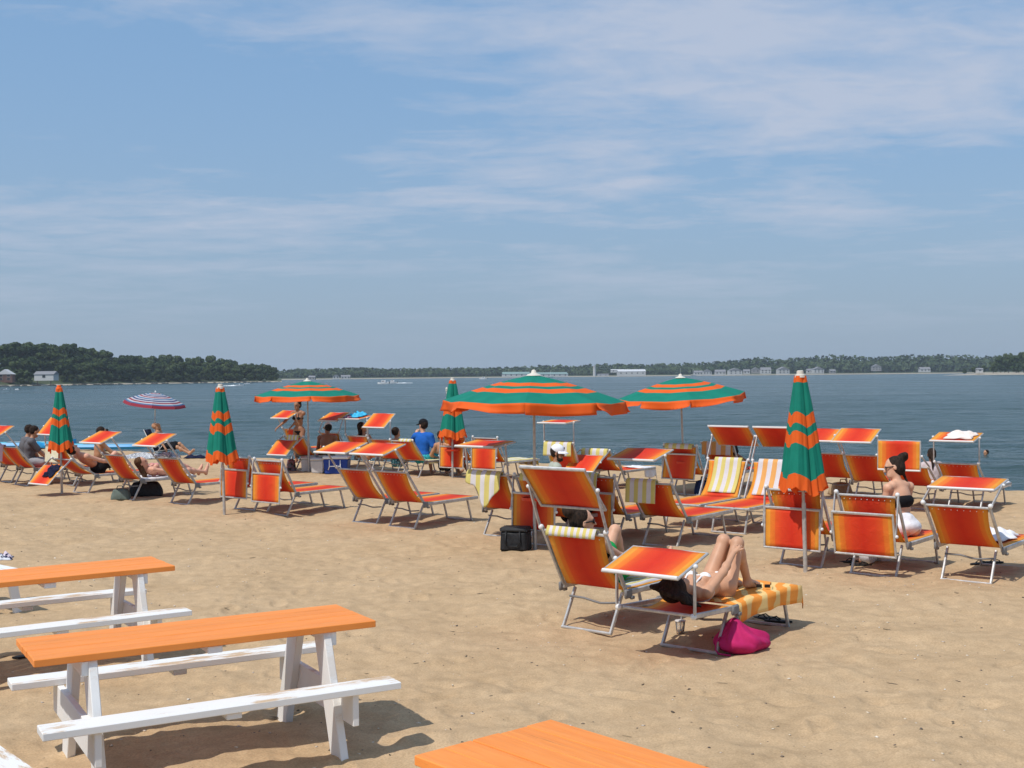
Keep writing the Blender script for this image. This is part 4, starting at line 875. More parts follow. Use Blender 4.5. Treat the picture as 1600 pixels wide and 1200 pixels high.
# --- person in black bending over behind the pair facing the camera
pb = ground(1112, 757)
person(pb, R(-6), 'person in black shirt bending forward behind the loungers that face the camera', (0, 0, 0.66), (0.93, 0, 0.30), [(0.25, 0.15, 0.06), (0.25, -0.15, 0.06)], [(0.75, 0.2, 0.45), (0.65, -0.2, 0.42)], ('brown', BROWN), hair='short', top=(SH_BLACK, 0.7, 'shirt'), bottom=(SH_BLACK, 0.9, 'shorts'), bend=-0.06, S=1.05, knee=((1, 0, 0.2), (1, 0, 0.2)))
# --- seated woman with bun
L = LK[33]
person(on(L, 0.74, -0.08), R(118), 'woman with dark bun and bare back in white trousers sitting sideways', (0, 0, 0.485), (0.26, 0, 1), [(0.46, 0.13, 0.08), (0.44, -0.10, 0.07)], [(0.38, 0.16, 0.58), (0.38, -0.14, 0.56)], ('fair', FAIR), hair='bun', look=(0.55, 0.80, -0.32), glasses=True, top=(SH_BLACK, 0, 'tube'), bottom=(cloth('white_trousers', (0.72, 0.70, 0.71)), 1, 'trousers'), female=True, h=0.010, bend=-0.035, S=1.04)
# --- in the water
pr_ = pixd(1456, 705, 25.0)
person((pr_.x, 25.0, pr_.z-1.62), R(80), 'woman in lilac shirt and black shorts standing in the shallow water', (0, 0, 0.86), (0.02, 0, 1), [(0.0, 0.13, 0.08), (0.0, -0.13, 0.08)], [(0.06, 0.32, 0.82), (0.06, -0.32, 0.82)], ('brown2', (0.26, 0.12, 0.065)), hair='ponytail', top=(cloth('lilac_tshirt', (0.50, 0.42, 0.42)), 0.75, 'shirt'), bottom=(SH_BLACK, 0.6, 'shorts'), knee=((1, 0, 0), (1, 0, 0)), female=True, S=1.02, elbow=((-0.4, 1, 0), (-0.4, -1, 0)))
for (x_, y_, lab) in ((1542, 709, 'lone swimmer with only the head above water at the right'), (158, 677, 'swimmer whose head shows left above the tilted sunshade at left'), (167, 674, 'swimmer farther out beside the other head at left')):
    q_ = pix(x_, y_, WATER_Z)
    person((q_.x, q_.y, WATER_Z-1.52), R(200 if x_ > 1000 else 80), lab, (0, 0, 0.88), (0.05, 0, 1), [(0, 0.12, 0.08), (0, -0.12, 0.08)], [(0.3, 0.35, 1.0), (0.3, -0.35, 1.0)], ('tan', TAN), hair='short', bottom=(SH_BLACK, 0.6, 'shorts'), h=0.02, knee=((1, 0, 0), (1, 0, 0)))
# --- nearest sunbather, knees up
L = LK[21]
def lady_hair(HP):
    q = []
    q.append(('e', HP(-0.02, 0, 0.055), (0.115, 0.115, 0.115), None))
    for i in range(8):
        w = 0.02*math.sin(i*2.3); b_ = i/7
        q.append(('c', HP(-0.03, -0.06, 0.10-0.10*b_), HP(-0.055+w, -0.15, 0.13-0.17*b_), 0.034, 0.024)); q.append(('c', HP(-0.055+w, -0.15, 0.13-0.17*b_), HP(-0.075, -0.20+w, 0.10-0.20*b_), 0.022, 0.010))
        q.append(('c', HP(-0.03, 0.06-0.12*b_, 0.10), HP(-0.06, 0.12-0.24*b_, 0.175+w), 0.040, 0.020))
    return q
person(on(L, 0.43, -0.03), H0, 'woman in white bikini lying on her back with bent knees on the nearest lounger', (0, 0, 0.495), (-0.995, 0, 0.035), [(0.38, 0.06, 0.475), (0.44, -0.06, 0.475)], [(0.14, -0.16, 0.86), (0.02, 0.26, 0.52)][::-1], ('fair2', (0.53, 0.29, 0.175)), hair='short', top=(cloth('white_bikini', (0.74, 0.72, 0.70)), 0, 'bikini'), bottom=(cloth('white_bikini', (0.74, 0.72, 0.70)), 0, 'brief'), female=True, h=0.0075,
       knee=((0, -0.06, 1), (0, 0.03, 1)), elbow=((0.1, 1, -0.2), (0.2, -1, -0.9)), toes=((1, 0.05, -0.05), (1, -0.05, -0.05)), look=(0.25, -0.25, 0.93), headtilt=(-0.97, 0, 0.25), extra=dict(hair=lady_hair))
# ================================================================== far shores
def leaf_quads(cent, size, rs_, normals=None):
    n = len(cent); d = rs_.normal(size=(n, 3)); d /= np.linalg.norm(d, axis=1)[:, None]
    if normals is not None: d = d*0.8+normals; d /= np.linalg.norm(d, axis=1)[:, None]
    a = np.cross(d, rs_.normal(size=(n, 3))); a /= np.linalg.norm(a, axis=1)[:, None]; b_ = np.cross(d, a)
    s = (size*rs_.uniform(0.6, 1.3, n))[:, None]
    V = np.stack([cent-a*s-b_*s*0.7, cent+a*s-b_*s*0.7, cent+a*s*0.8+b_*s*0.8, cent-a*s*0.8+b_*s*0.7], 1).reshape(-1, 3)
    return V, np.arange(4*n).reshape(-1, 4)
def leaf_mat(name, c1, c2, scale):
    m = noisy(name, c1, c2, scale, 0.8, spec=0.15); return add_translucent(m, 0.2)
LEAF = [leaf_mat('dark_oak_leaves', (0.035, 0.066, 0.026), (0.085, 0.125, 0.048), 0.6), leaf_mat('olive_leaves', (0.052, 0.082, 0.028), (0.115, 0.150, 0.058), 0.6)]
MAT_BARK = noisy('bark', (0.05, 0.04, 0.03), (0.10, 0.085, 0.07), 3, 0.9)
def tree_meshes(k):
    rs_ = np.random.default_rng(100+k); C_ = []; N_ = []
    nl = 13
    for i in range(nl):
        th = rs_.uniform(0, 6.28); zz = rs_.uniform(0.22, 0.90); rad = 0.36*math.sqrt(max(0.05, 1-((zz-0.55)/0.48)**2))*rs_.uniform(0.3, 1)
        c = np.array([rad*math.cos(th), rad*math.sin(th), zz]); r = rs_.uniform(0.13, 0.22)
        p = rs_.normal(size=(130, 3)); p /= np.linalg.norm(p, axis=1)[:, None]; N_.append(p); C_.append(c+p*r*rs_.uniform(0.75, 1.08, 130)[:, None]*np.array([1, 1, 0.8]))
    c = np.concatenate(C_); nn = np.concatenate(N_); keep = c[:, 2] > 0.05
    V, Q = leaf_quads(c[keep], 0.042, rs_, nn[keep]); cm = fast_mesh('crown', V, Q, LEAF[k % 2], False)
    t = MB(); t.tube((0, 0, -0.05), (0.02, 0, 0.45), 0.030, 0.016, 7); t.tube((0.015, 0, 0.30), (0.16, 0.05, 0.62), 0.013, 0.006, 5); t.tube((0.015, 0, 0.34), (-0.15, -0.04, 0.66), 0.013, 0.006, 5); t.tube((0.02, 0, 0.45), (0.0, 0.08, 0.8), 0.014, 0.005, 5)
    me = bpy.data.meshes.new('trunk'); me.from_pydata(t.v, [], t.f); me.materials.append(MAT_BARK)
    return cm, me
TREES = [tree_meshes(k) for k in range(6)]
def tree(p, hgt, wid, label, group, k):
    root = empty('tree', p, random.uniform(0, 6.28), label, 'tree', group)
    c = link('crown', TREES[k][0], root); c.scale = (wid, wid, hgt); t = link('trunk', TREES[k][1], root); t.scale = (wid, wid, hgt)
    return root
top_pts = [(-160, 540), (-60, 538), (0, 536), (30, 534), (60, 532), (100, 532), (140, 540), (165, 547), (200, 552), (240, 555), (262, 553), (290, 554), (320, 556), (350, 560), (380, 565), (410, 567), (432, 573), (440, 592)]
def toppx(x): return float(np.interp(x, [a for a, _ in top_pts], [b for _, b in top_pts]))
def hor(x): return 586.5-0.0094*(x-800)
def sdist(x): return float(np.interp(x, [-200, 0, 435], [600, 640, 900]))
# headland ground
MAT_SHORE = noisy('headland_ground', (0.035, 0.055, 0.022), (0.070, 0.085, 0.040), 0.05, 0.95)
MAT_FARSAND = noisy('far_beach_sand', (0.30, 0.26, 0.20), (0.42, 0.37, 0.29), 0.4, 0.95)
xs = np.linspace(-260, 440, 71); rows = [(-6, -0.6), (0, 0.0), (7, 0.7), (14, 1.6), (40, None), (80, None), (130, None), (220, -1)]
V = []
for dd, zz in rows:
    for x in xs:
        D = sdist(x)+dd; e = np.clip((440-x)/40, 0, 1)
        topz = pixd(x, toppx(x), sdist(x)+80).z
        if zz is None: z = WATER_Z+max(1.2, (topz-WATER_Z-13.5)*min(1, (dd-14)/70+0.15))*e
        elif zz == -1: z = WATER_Z+2
        else: z = WATER_Z+zz
        p = pixd(x, 600, D); V.append((p.x, D, z))
V = np.array(V); Qd = grid_quads(len(rows), len(xs)); me = fast_mesh('headland', V, Qd, MAT_SHORE); me.materials.append(MAT_FARSAND)
me.polygons.foreach_set('material_index', [1 if i < 2*(len(xs)-1) else 0 for i in range(len(Qd))]); me.update()
tag(link('headland', me), 'wooded headland across the water at left', kind='structure')
def hz_at(x, dd):
    topz = pixd(x, toppx(x), sdist(x)+80).z; e = min(1, max(0, (440-x)/40))
    return WATER_Z+max(1.2, (topz-WATER_Z-13.5)*min(1, (dd-14)/70+0.15))*e
rt = random.Random(5); cnt = 0
for dd, step in ((11, 15), (18, 17), (30, 18), (48, 19), (66, 20), (82, 17)):
    x = -30.0+rt.uniform(0, 12)
    while x < 428:
        D = sdist(x)+dd+rt.uniform(-6, 6); p = pixd(x, 600, D); g0 = hz_at(x, dd)
        ztop = pixd(x, toppx(x)+rt.uniform(-2, 6), D).z
        hh = rt.uniform(9, 13.5) if dd > 12 else rt.uniform(3.5, 6)
        if dd >= 60: hh = max(7, ztop-g0)
        else: hh = min(hh, max(5, ztop-g0-0.4))
        skip = dd < 40 and (48 < x < 90 or -8 < x < 24)
        if not skip:
            tree((p.x, D, g0-0.5), hh, min(hh, 13)*rt.uniform(0.85, 1.2), ('low dark bush at the water side of the left headland' if dd < 12 else 'tree on the wooded slope of the left headland, below the skyline' if dd < 60 else 'tree on the skyline of the left headland'), 'trees of the left headland', rt.randrange(6))
        x += step*rt.uniform(0.75, 1.25)
# rocks along the headland's foot
rk = []; rq = []; rs_ = np.random.default_rng(3)
mb = MB()
for i in range(110):
    x = rs_.uniform(0, 436); D = sdist(x)-rs_.uniform(-1, 6); p = pixd(x, 600, D); s = rs_.uniform(0.3, 1.0)
    mb.ball((p.x, D, WATER_Z+0.1), (s*rs_.uniform(0.8, 2.2), s, s*0.7), 6)
tag(mb.build('shore_rocks', noisy('wet_rock', (0.03, 0.028, 0.025), (0.10, 0.09, 0.08), 1, 0.9)), 'dark rocks scattered along the foot of the headland', kind='stuff')
# far bank
far_top = [(380, 583), (436, 580), (470, 577), (520, 576), (560, 574), (600, 577), (650, 576), (700, 575), (760, 575), (800, 574), (860, 571), (900, 572), (950, 569), (1000, 570), (1060, 568), (1100, 567), (1150, 563), (1190, 558), (1215, 562), (1260, 559), (1300, 555), (1330, 557), (1380, 558), (1430, 555), (1480, 555), (1530, 557), (1570, 557), (1700, 553), (1900, 552)]
def ftop(x): return float(np.interp(x, [a for a, _ in far_top], [b for _, b in far_top]))
def fd(x): return float(np.interp(x, [380, 800, 1600, 2000], [1650, 1900, 1750, 1700]))
xs = np.linspace(330, 1950, 82); rows = [(-8, -0.6), (0, 0.0), (14, 1.2), (24, 2.5), (120, 4.0), (260, 3.0)]
V = np.array([(pixd(x, 600, fd(x)+dd).x, fd(x)+dd, WATER_Z+zz) for dd, zz in rows for x in xs]); Qd = grid_quads(len(rows), len(xs))
me = fast_mesh('far_bank', V, Qd, MAT_SHORE); me.materials.append(MAT_FARSAND); me.polygons.foreach_set('material_index', [1 if i < 2*(len(xs)-1) else 0 for i in range(len(Qd))]); me.update()
tag(link('far_bank', me), 'low far bank across the bay', kind='structure')
rs_ = np.random.default_rng(21); CC = []; NN = []
for x in np.arange(385, 1900, 2.6):
    for row in range(4):
        xx = x+rs_.uniform(-3, 3); D = fd(xx)+34+row*22; g0 = WATER_Z+2.5; zt = pixd(xx, ftop(xx)+rs_.uniform(-0.8, 1.6), D).z
        H_ = (zt-g0)*(0.55+0.15*row)*rs_.uniform(0.85, 1.08) if row < 3 else (zt-g0)
        p = pixd(xx, 600, D); n_ = 34
        for lob in range(2):
            q = rs_.normal(size=(n_//2, 3)); q /= np.linalg.norm(q, axis=1)[:, None]
            r = np.array([5.0, 5.0, H_*0.34]); c = np.array([p.x+rs_.uniform(-2.5, 2.5), D+rs_.uniform(-2, 2), g0+H_*(0.36 if lob == 0 else 0.68)])
            CC.append(c+q*r); NN.append(q)
V, Q = leaf_quads(np.concatenate(CC), 2.0, rs_, np.concatenate(NN))
tag(link('far_wood', fast_mesh('far_wood', V, Q, leaf_mat('far_leaves', (0.040, 0.070, 0.028), (0.095, 0.130, 0.052), 0.05), False)), 'hazy wood all along the far bank', kind='stuff')
# nearer sand spit with trees at the right edge
def spd(x): return 980.0
xs = np.linspace(1474, 1900, 40); rows = [(-10, -0.5), (0, 0.0), (8, 0.9), (40, 1.6), (90, 1.2)]
V = np.array([(pixd(x, 600, spd(x)+dd*min(1, (x-1470)/60)).x, spd(x)+dd*min(1, (x-1470)/60), WATER_Z+zz*min(1, (x-1474)/70+0.05)) for dd, zz in rows for x in xs])
tag(link('sand_spit', fast_mesh('sand_spit', V, grid_quads(len(rows), len(xs)), MAT_FARSAND)), 'pale sand spit on the right', kind='structure')
for i, (x, tp) in enumerate(((1508, 575), (1522, 573), (1538, 571), (1552, 563), (1564, 556), (1576, 553), (1588, 552), (1600, 551), (1612, 552), (1530, 574), (1570, 562), (1592, 560))):
    D = spd(x)+30+(i % 3)*10; p = pixd(x, 600, D); z0 = WATER_Z+1.2; hh = pixd(x, tp, D).z-z0
    tree((p.x, D, z0), hh, max(hh*0.75, 5), 'bushy tree standing on the sand spit at the right edge', 'trees of the sand spit', i % 6)
# houses ------------------------------------------------------------
MAT_WWALL = mat('white_clapboard', (0.52, 0.51, 0.49), 0.8); MAT_GROOF = mat('grey_shingle', (0.22, 0.22, 0.23), 0.9); MAT_GREENROOF = mat('green_metal_roof', (0.20, 0.29, 0.27), 0.7)
MAT_DGLASS = mat('dark_window', (0.03, 0.035, 0.04), 0.15); MAT_BRICKW = mat('brown_siding', (0.16, 0.09, 0.07), 0.9); MAT_GWALL = mat('grey_shingle_wall', (0.30, 0.29, 0.28), 0.9); MAT_WROOF = mat('white_metal_roof', (0.62, 0.62, 0.62), 0.5)
def house(x0, x1, ytop, ybot, D, label, wall=MAT_WWALL, roof=MAT_GROOF, axis='x', roof_frac=0.42, name='house', cat='house', nwin=3, storeys=1, legs=False, wing=None):
    a, b_ = pixd(x0, ybot, D), pixd(x1, ybot, D); W = b_.x-a.x; zt = pixd((x0+x1)/2, ytop, D).z; zb = a.z
    H_ = zt-zb; hw = H_*(1-roof_frac); dp = max(5.0, W*0.6)
    root = empty(name, ((a.x+b_.x)/2, D, zb), random.uniform(-0.15, 0.15), label, cat)
    MB().box((0, dp/2, hw/2-0.5), (W, dp, hw+1.0)).build('wall', wall, root)
    o = 0.35; r = MB()
    if axis == 'x':
        v = [(-W/2-o, -o, hw-0.1), (W/2+o, -o, hw-0.1), (W/2+o, dp+o, hw-0.1), (-W/2-o, dp+o, hw-0.1), (-W/2-o, dp/2, H_), (W/2+o, dp/2, H_)]
        f = [(0, 1, 5, 4), (2, 3, 4, 5), (1, 2, 5), (3, 0, 4), (3, 2, 1, 0)]
    else:
        v = [(-W/2-o, -o, hw-0.1), (W/2+o, -o, hw-0.1), (W/2+o, dp+o, hw-0.1), (-W/2-o, dp+o, hw-0.1), (0, -o, H_), (0, dp+o, H_)]
        f = [(0, 4, 5, 3), (1, 2, 5, 4), (0, 1, 4), (2, 3, 5), (3, 2, 1, 0)]
    r.add(v, f); r.build('roof', roof, root)
    for s in range(storeys):
        zc_ = hw*(s+0.55)/storeys
        for i in range(nwin):
            xw = -W/2+W*(i+0.5)/nwin; ww = min(1.6, W/nwin*0.5); wh = min(1.7, hw/storeys*0.55)
            f_ = MB().box((xw, -0.03, zc_), (ww+0.2, 0.12, wh+0.2)).build('window', MAT_WWALL, root); MB().box((xw, -0.10, zc_), (ww, 0.06, wh)).build('pane', MAT_DGLASS, f_)
    if legs:
        for sx in (-1, 1): MB().box((sx*W*0.35, 0.3, -1.6), (0.4, 0.4, 3.2)).build('stilt', MAT_BARK, root)
    return root
house(53, 84, 580, 592, 655, 'pale boathouse with grey roof at the foot of the left headland', axis='x', roof_frac=0.4, nwin=1, legs=True)
house(-4, 19, 577, 595, 660, 'brown house with grey roof at the left edge of the headland', wall=MAT_BRICKW, roof=MAT_WROOF, axis='y', storeys=2, nwin=2)
FD = 1730
house(966, 1009, 577, 586.5, FD, 'large white shed on the far bank', roof=MAT_WROOF, roof_frac=0.35, nwin=5, name='shed', cat='building')
house(955, 975, 577, 581, FD+40, 'low pale building behind the large white shed', roof=MAT_WROOF, roof_frac=0.3, nwin=3, name='shed', cat='building')
house(786, 828, 581.0, 588, FD, 'green roofed shed of the far marina, left one', roof=MAT_GREENROOF, roof_frac=0.5, nwin=5, name='shed', cat='building')
house(836, 888, 581.5, 588, FD, 'long green roofed shed of the far marina, right one', roof=MAT_GREENROOF, roof_frac=0.5, nwin=6, name='shed', cat='building')
house(934, 951, 584, 587, FD-20, 'small low hut right of the white tower', roof_frac=0.4, nwin=2)
HL = [(1085, 1098, 579, 585, 'x', 'leftmost white house of the far village'), (1099, 1112, 577, 585, 'y', 'white gabled house, second of the far village'), (1118, 1134, 577.5, 584.5, 'x', 'low white house, third of the far village'), (1139, 1160, 575, 584, 'y', 'big white house, fourth of the far village'), (1162, 1172, 577, 583, 'x', 'small white house between two big ones in the far village'), (1175, 1187, 574, 582, 'y', 'grey house uphill in the far village'), (1189, 1205, 574, 582.5, 'x', 'white house with wide roof left of the gabled villa'), (1216, 1234, 573, 583, 'y', 'gabled white villa left of the tall closed parasol top'), (1261, 1270, 576, 582, 'x', 'small pale house right of the tall closed parasol top'), (1271, 1288, 573, 582, 'y', 'white villa with two gables right of the parasol top'), (1297, 1306, 577, 582, 'x', 'small grey cottage near the pale beach strip'), (1363, 1377, 569, 578, 'y', 'grey house half hidden in the far trees'), (1438, 1454, 573.5, 580, 'x', 'pale house with hip roof near the right end'), (520, 530, 585, 591, 'y', 'left one of two far white houses behind the small parasol'), (533, 547, 586, 591, 'x', 'right one of two far white houses behind the small parasol'), (482, 492, 587, 592, 'x', 'grey far house above the small parasol')]
for i, (x0, x1, yt, yb, ax_, lab) in enumerate(HL): house(x0, x1, yt, yb+0.6, FD-30+(i % 3)*8-(110 if x0 < 600 else 0), lab, axis=ax_, wall=MAT_GWALL if 'grey' in lab else MAT_WWALL, nwin=3 if x1-x0 > 12 else 2, storeys=2 if yb-yt > 8 else 1)
house(1527, 1536, 575, 580.5, 985, 'tiny white hut on the sand spit', nwin=1, roof_frac=0.35)
a_ = pixd(929, 588, FD-30); tw = empty('tower', a_, 0, 'slim white tower on the far bank', 'tower'); hgt_ = pixd(929, 572.5, FD-30).z-a_.z
MB().lathe([(2.2, 0), (1.9, hgt_*0.9), (2.2, hgt_*0.9), (2.2, hgt_)], 16).build('shaft', MAT_WWALL, tw, 'auto'); MB().lathe([(2.3, hgt_), (0.3, hgt_+1.5)], 16).build('tower_roof', MAT_GROOF, tw, 'auto')
# boats -------------------------------------------------------------
MAT_HULL = mat('white_gelcoat', (0.78, 0.78, 0.78), 0.25)
def motorboat(px, py, length_px, label, rz=0.0, cabin=True, wake=0, canopy=False):
    p = pix(px, py, WATER_Z); Lb = length_px*p.y/F_PX; root = empty('motorboat', (p.x, p.y, WATER_Z), rz, label, 'boat', 'motorboats on the bay')
    Wb = Lb*0.32; Hb = Lb*0.13; mb = MB(); secs = [(-0.5, 0.9, 0.0), (-0.2, 1, 0.0), (0.15, 0.92, 0.02), (0.35, 0.6, 0.05), (0.5, 0.05, 0.10)]; V = []; fs = []
    for sx, w, lift in secs:
        x = sx*Lb; V += [(x, -w*Wb/2, Hb*(1+lift*3)), (x, -w*Wb*0.38, -0.1+lift*Hb*4), (x, 0, -0.3+lift*Hb*4), (x, w*Wb*0.38, -0.1+lift*Hb*4), (x, w*Wb/2, Hb*(1+lift*3))]
    for j in range(len(secs)-1): fs += [(j*5+i, j*5+i+1, (j+1)*5+i+1, (j+1)*5+i) for i in range(4)]+[(j*5+4, j*5, (j+1)*5, (j+1)*5+4)]
    fs += [(4, 3, 2, 1, 0), (20, 21, 22, 23, 24)]; mb.add(V, fs); mb.build('hull', MAT_HULL, root)
    if cabin:
        MB().box((-0.02*Lb, 0, Hb*1.7), (Lb*0.36, Wb*0.72, Hb*1.3), None, 0.1).build('cabin', MAT_HULL, root); MB().box((0.165*Lb, 0, Hb*1.85), (0.06, Wb*0.6, Hb*0.7)).build('windscreen', MAT_DGLASS, root)
        for sy in (-1, 1): MB().box((0, sy*Wb*0.365, Hb*1.9), (Lb*0.24, 0.05, Hb*0.5)).build('cabin_window', MAT_DGLASS, root)
    else:
        MB().box((0.0, 0, Hb*1.4), (Lb*0.10, Wb*0.3, Hb*0.9), None, 0.05).build('console', MAT_HULL, root)
    MB().box((-0.53*Lb, 0, Hb*0.9), (Lb*0.06, 0.35, Hb*1.2), None, 0.05).build('outboard', MAT_BLACK, root)
    if wake:
        wl_ = wake*p.y/F_PX; d = -1
        c_, s_ = math.cos(rz), math.sin(rz)
        wk = MB(); 
        for i in range(40):
            u_ = random.random(); wx = -0.5*Lb-wl_*u_; wy = random.uniform(-1, 1)*(0.3+0.08*wl_*u_); rr_ = random.uniform(0.3, 0.9)*(1.1-u_)
            wk.ball((p.x+c_*wx-s_*wy, p.y+s_*wx+c_*wy, WATER_Z+0.05), (rr_*2.0, rr_, 0.12+0.35*(1-u_)*random.random()), 6)
        tag(wk.build('boat_wake', mat('white_foam', (0.85, 0.87, 0.88), 0.9), None, True), 'white wake foam trailing behind the '+label.split(' ')[0]+' '+label.split(' ')[1], kind='stuff')
motorboat(599, 600, 18, 'white motorboat with cabin left of the other speeding boat', R(175), True)
motorboat(613, 599, 16, 'small motorboat speeding left with white wake', R(180), True, wake=24)
motorboat(374, 603, 14, 'low motorboat with wake in front of the headland', R(5), False, wake=18)
motorboat(10, 609, 10, 'small open boat moored at the left edge', R(20), False)
motorboat(27, 609, 9, 'small open boat moored near the left edge, right of another', R(160), False)
motorboat(755, 592.5, 12, 'far white cabin boat above the third closed parasol', R(170), True)
motorboat(1109, 586.8, 5, 'tiny far motorboat off the village', R(10), False)
motorboat(386, 600, 9, 'far small boat right of the wake before the headland', R(0), False)
for px, py, tp, lab in ((1063, 586.5, 575.5, 'moored sailboat whose mast rises over the right open parasol'), (1083, 585.8, 577, 'moored sailboat near the leftmost village house'), (860, 590, 579, 'moored sailboat before the far marina sheds')):
    p = pix(px, max(py, hor(px)+3.2), WATER_Z); D = min(p.y, 1690); p = pixd(px, py, D); root = empty('sailboat', (p.x, D, WATER_Z), R(20), lab, 'boat', 'moored sailboats'); hm_ = pixd(px, tp, D).z-WATER_Z
    mb = MB(); mb.add([(-4, -1.2, 1), (4, -0.9, 1.1), (5.5, 0, 1.4), (4, 0.9, 1.1), (-4, 1.2, 1), (-3.6, -0.6, -0.2), (4, 0, -0.2), (-3.6, 0.6, -0.2)], [(0, 1, 2, 3, 4), (0, 5, 6, 2, 1), (4, 3, 2, 6, 7), (5, 7, 6), (0, 4, 7, 5)]); mb.build('hull', MAT_HULL, root)
    MB().tube((0, 0, 1), (0, 0, hm_), 0.16, 0.10, 6).build('mast', MAT_WHITE, root); MB().tube((0, 0, 2), (-3.4, 0, 2.1), 0.15, 0.12, 6).build('boom', MAT_WHITE, root)
bp_ = pix(698, 614.5, WATER_Z); bu = empty('channel_marker', (bp_.x, bp_.y, WATER_Z), 0, 'pale marker post standing in the water beside the third closed parasol', 'buoy'); s_ = bp_.y/F_PX
MB().lathe([(1.1*s_, -0.3), (1.1*s_, 3*s_), (1.9*s_, 3.2*s_), (1.9*s_, 8*s_), (0.8*s_, 9.5*s_)], 12).build('post', mat('cream_paint', (0.66, 0.62, 0.5), 0.5), bu, 'auto'); MB().lathe([(1.95*s_, 5.0*s_), (1.95*s_, 6.0*s_)], 12).build('band', MAT_GROOF, bu, 'auto')
# ------------------------------------------------------------------ haze
hb = MB(); hb.add([(x, y, z) for z in (-3.4, 60) for x, y in ((-3400, -140), (3400, -140), (3400, 5200), (-3400, 5200))], [(3, 2, 1, 0), (4, 5, 6, 7), (0, 1, 5, 4), (1, 2, 6, 5), (2, 3, 7, 6), (3, 0, 4, 7)])
mh = bpy.data.materials.new('summer_haze'); mh.use_nodes = True; mh.node_tree.nodes.clear(); vo = mh.node_tree.nodes.new('ShaderNodeVolumePrincipled'); oo = mh.node_tree.nodes.new('ShaderNodeOutputMaterial'); mh.node_tree.links.new(vo.outputs[0], oo.inputs['Volume'])
vo.inputs['Color'].default_value = (0.80, 0.90, 1.0, 1); vo.inputs['Density'].default_value = 0.00013; vo.inputs['Anisotropy'].default_value = 0.2
tag(hb.build('haze', mh), 'thin summer haze over the bay', kind='stuff')
# ================================================================== towels and other cloth
def stripes(name, c1, c2, n=4, trans=0.15): return ramp_u(name, [(0, c1), (0.5, c2)], const=True, rough=0.95, weave=0.5, trans=trans, rep=n)
WH = (0.74, 0.71, 0.72); YL = (0.72, 0.62, 0.20); OG = (0.82, 0.42, 0.13)
ST_Y = stripes('yellow_white_towelling', YL, WH, 3.5); ST_Y2 = stripes('yellow_white_fine_towelling', YL, WH, 8); ST_O = stripes('orange_white_towelling', OG, WH, 3)
MAT_CREAM = noisy('cream_towelling', (0.66, 0.62, 0.42), (0.74, 0.70, 0.56), 9, 0.95, bump=0.3); MAT_WTOWEL = noisy('white_towelling', (0.72, 0.71, 0.72), (0.78, 0.77, 0.78), 9, 0.95, bump=0.3); MAT_LEMON = noisy('lemon_towelling', (0.72, 0.66, 0.30), (0.76, 0.72, 0.45), 9, 0.95, bump=0.3)
MAT_NAVY = cloth('navy_cloth', (0.012, 0.014, 0.035)); MAT_CYAN = cloth('cyan_cloth', (0.06, 0.42, 0.66)); MAT_LILAC = cloth('lilac_cloth', (0.52, 0.40, 0.47)); MAT_PATT = patch_mat('grey_pattern_cloth', (0.55, 0.55, 0.55), (0.12, 0.13, 0.16), (0.62, 0.62, 0.62), 14)
TG = 'beach towels on the loungers'
def towel(L, material, label, front, back, y0, y1, skew=0.0, sag=0.0, point=None, name='towel', n=14, fold=0.010, group=None, cat='towel'):
    """over the backrest top: front m down its face, back m down behind"""
    root_m = MB(); tot = front+back+0.05; ph = random.uniform(0, 6)
    def f(u, v):
        y = y0+(y1-y0)*u; bk = back
        if point: bk = back*(0.30+0.70*math.exp(-((u-point)/0.27)**2))+0.02*math.sin(15*u)
        s = -front+(front+bk+0.05)*v+skew*(u-0.5)
        wob = fold*(math.sin(9*u+ph)+0.6*math.sin(17*u+ph*2))*min(1, abs(s)/0.15)
        if s < 0: q = L.back(BL+0.005+s, y, 0.030+wob*0.6-0.050*math.sin(math.pi*min(1, (BL+s)/BL))**1.0*0.9)
        elif s < 0.05: a = s/0.05*math.pi; q = L.back(BL+0.006+0.022*math.sin(a), y, 0.028*math.cos(a))
        else:
            J_ = L.back(BL, y, -0.030); d_ = s-0.05; q = Vector((J_.x-0.012-0.06*d_-abs(wob), y+0.10*sag*d_*(0.5-u), J_.z-d_*0.99))
        return lworld(L, q)
    root_m.grid(f, 16, 20, thick=0.008); o = root_m.build(name, material, None, True); tag(o, label, cat, group); return o
def spread(L, material, label, x0, x1, y0, y1, hang=0.0, hang_foot=0.0, name='towel', cat='towel', zb=0.0, rough=0.006):
    ph = random.uniform(0, 6); mb = MB()
    def f(u, v):
        x = x0+(x1-x0+hang_foot)*v; w = (y1-y0+hang)*u; y = y1-w; z = SEAT_Z+0.038+zb
        if hang and y < y0: d_ = y0-y; y = y0-0.012-0.08*d_-0.012*math.sin(14*v+ph)*d_*6; z -= d_*(0.93+0.1*math.sin(5*v+ph))
        if hang_foot and x > x1: d_ = x-x1; x = x1+0.02+0.1*d_; z -= d_*0.95
        z += rough*(math.sin(11*u+ph)+math.sin(13*v+2*ph)+math.sin(21*(u+v)))*0.5-0.012*math.sin(math.pi*u)
        return lworld(L, (x, y, z))
    mb.grid(f, 20, 26, thick=0.008); o = mb.build(name, material, None, True); return tag(o, label, cat)
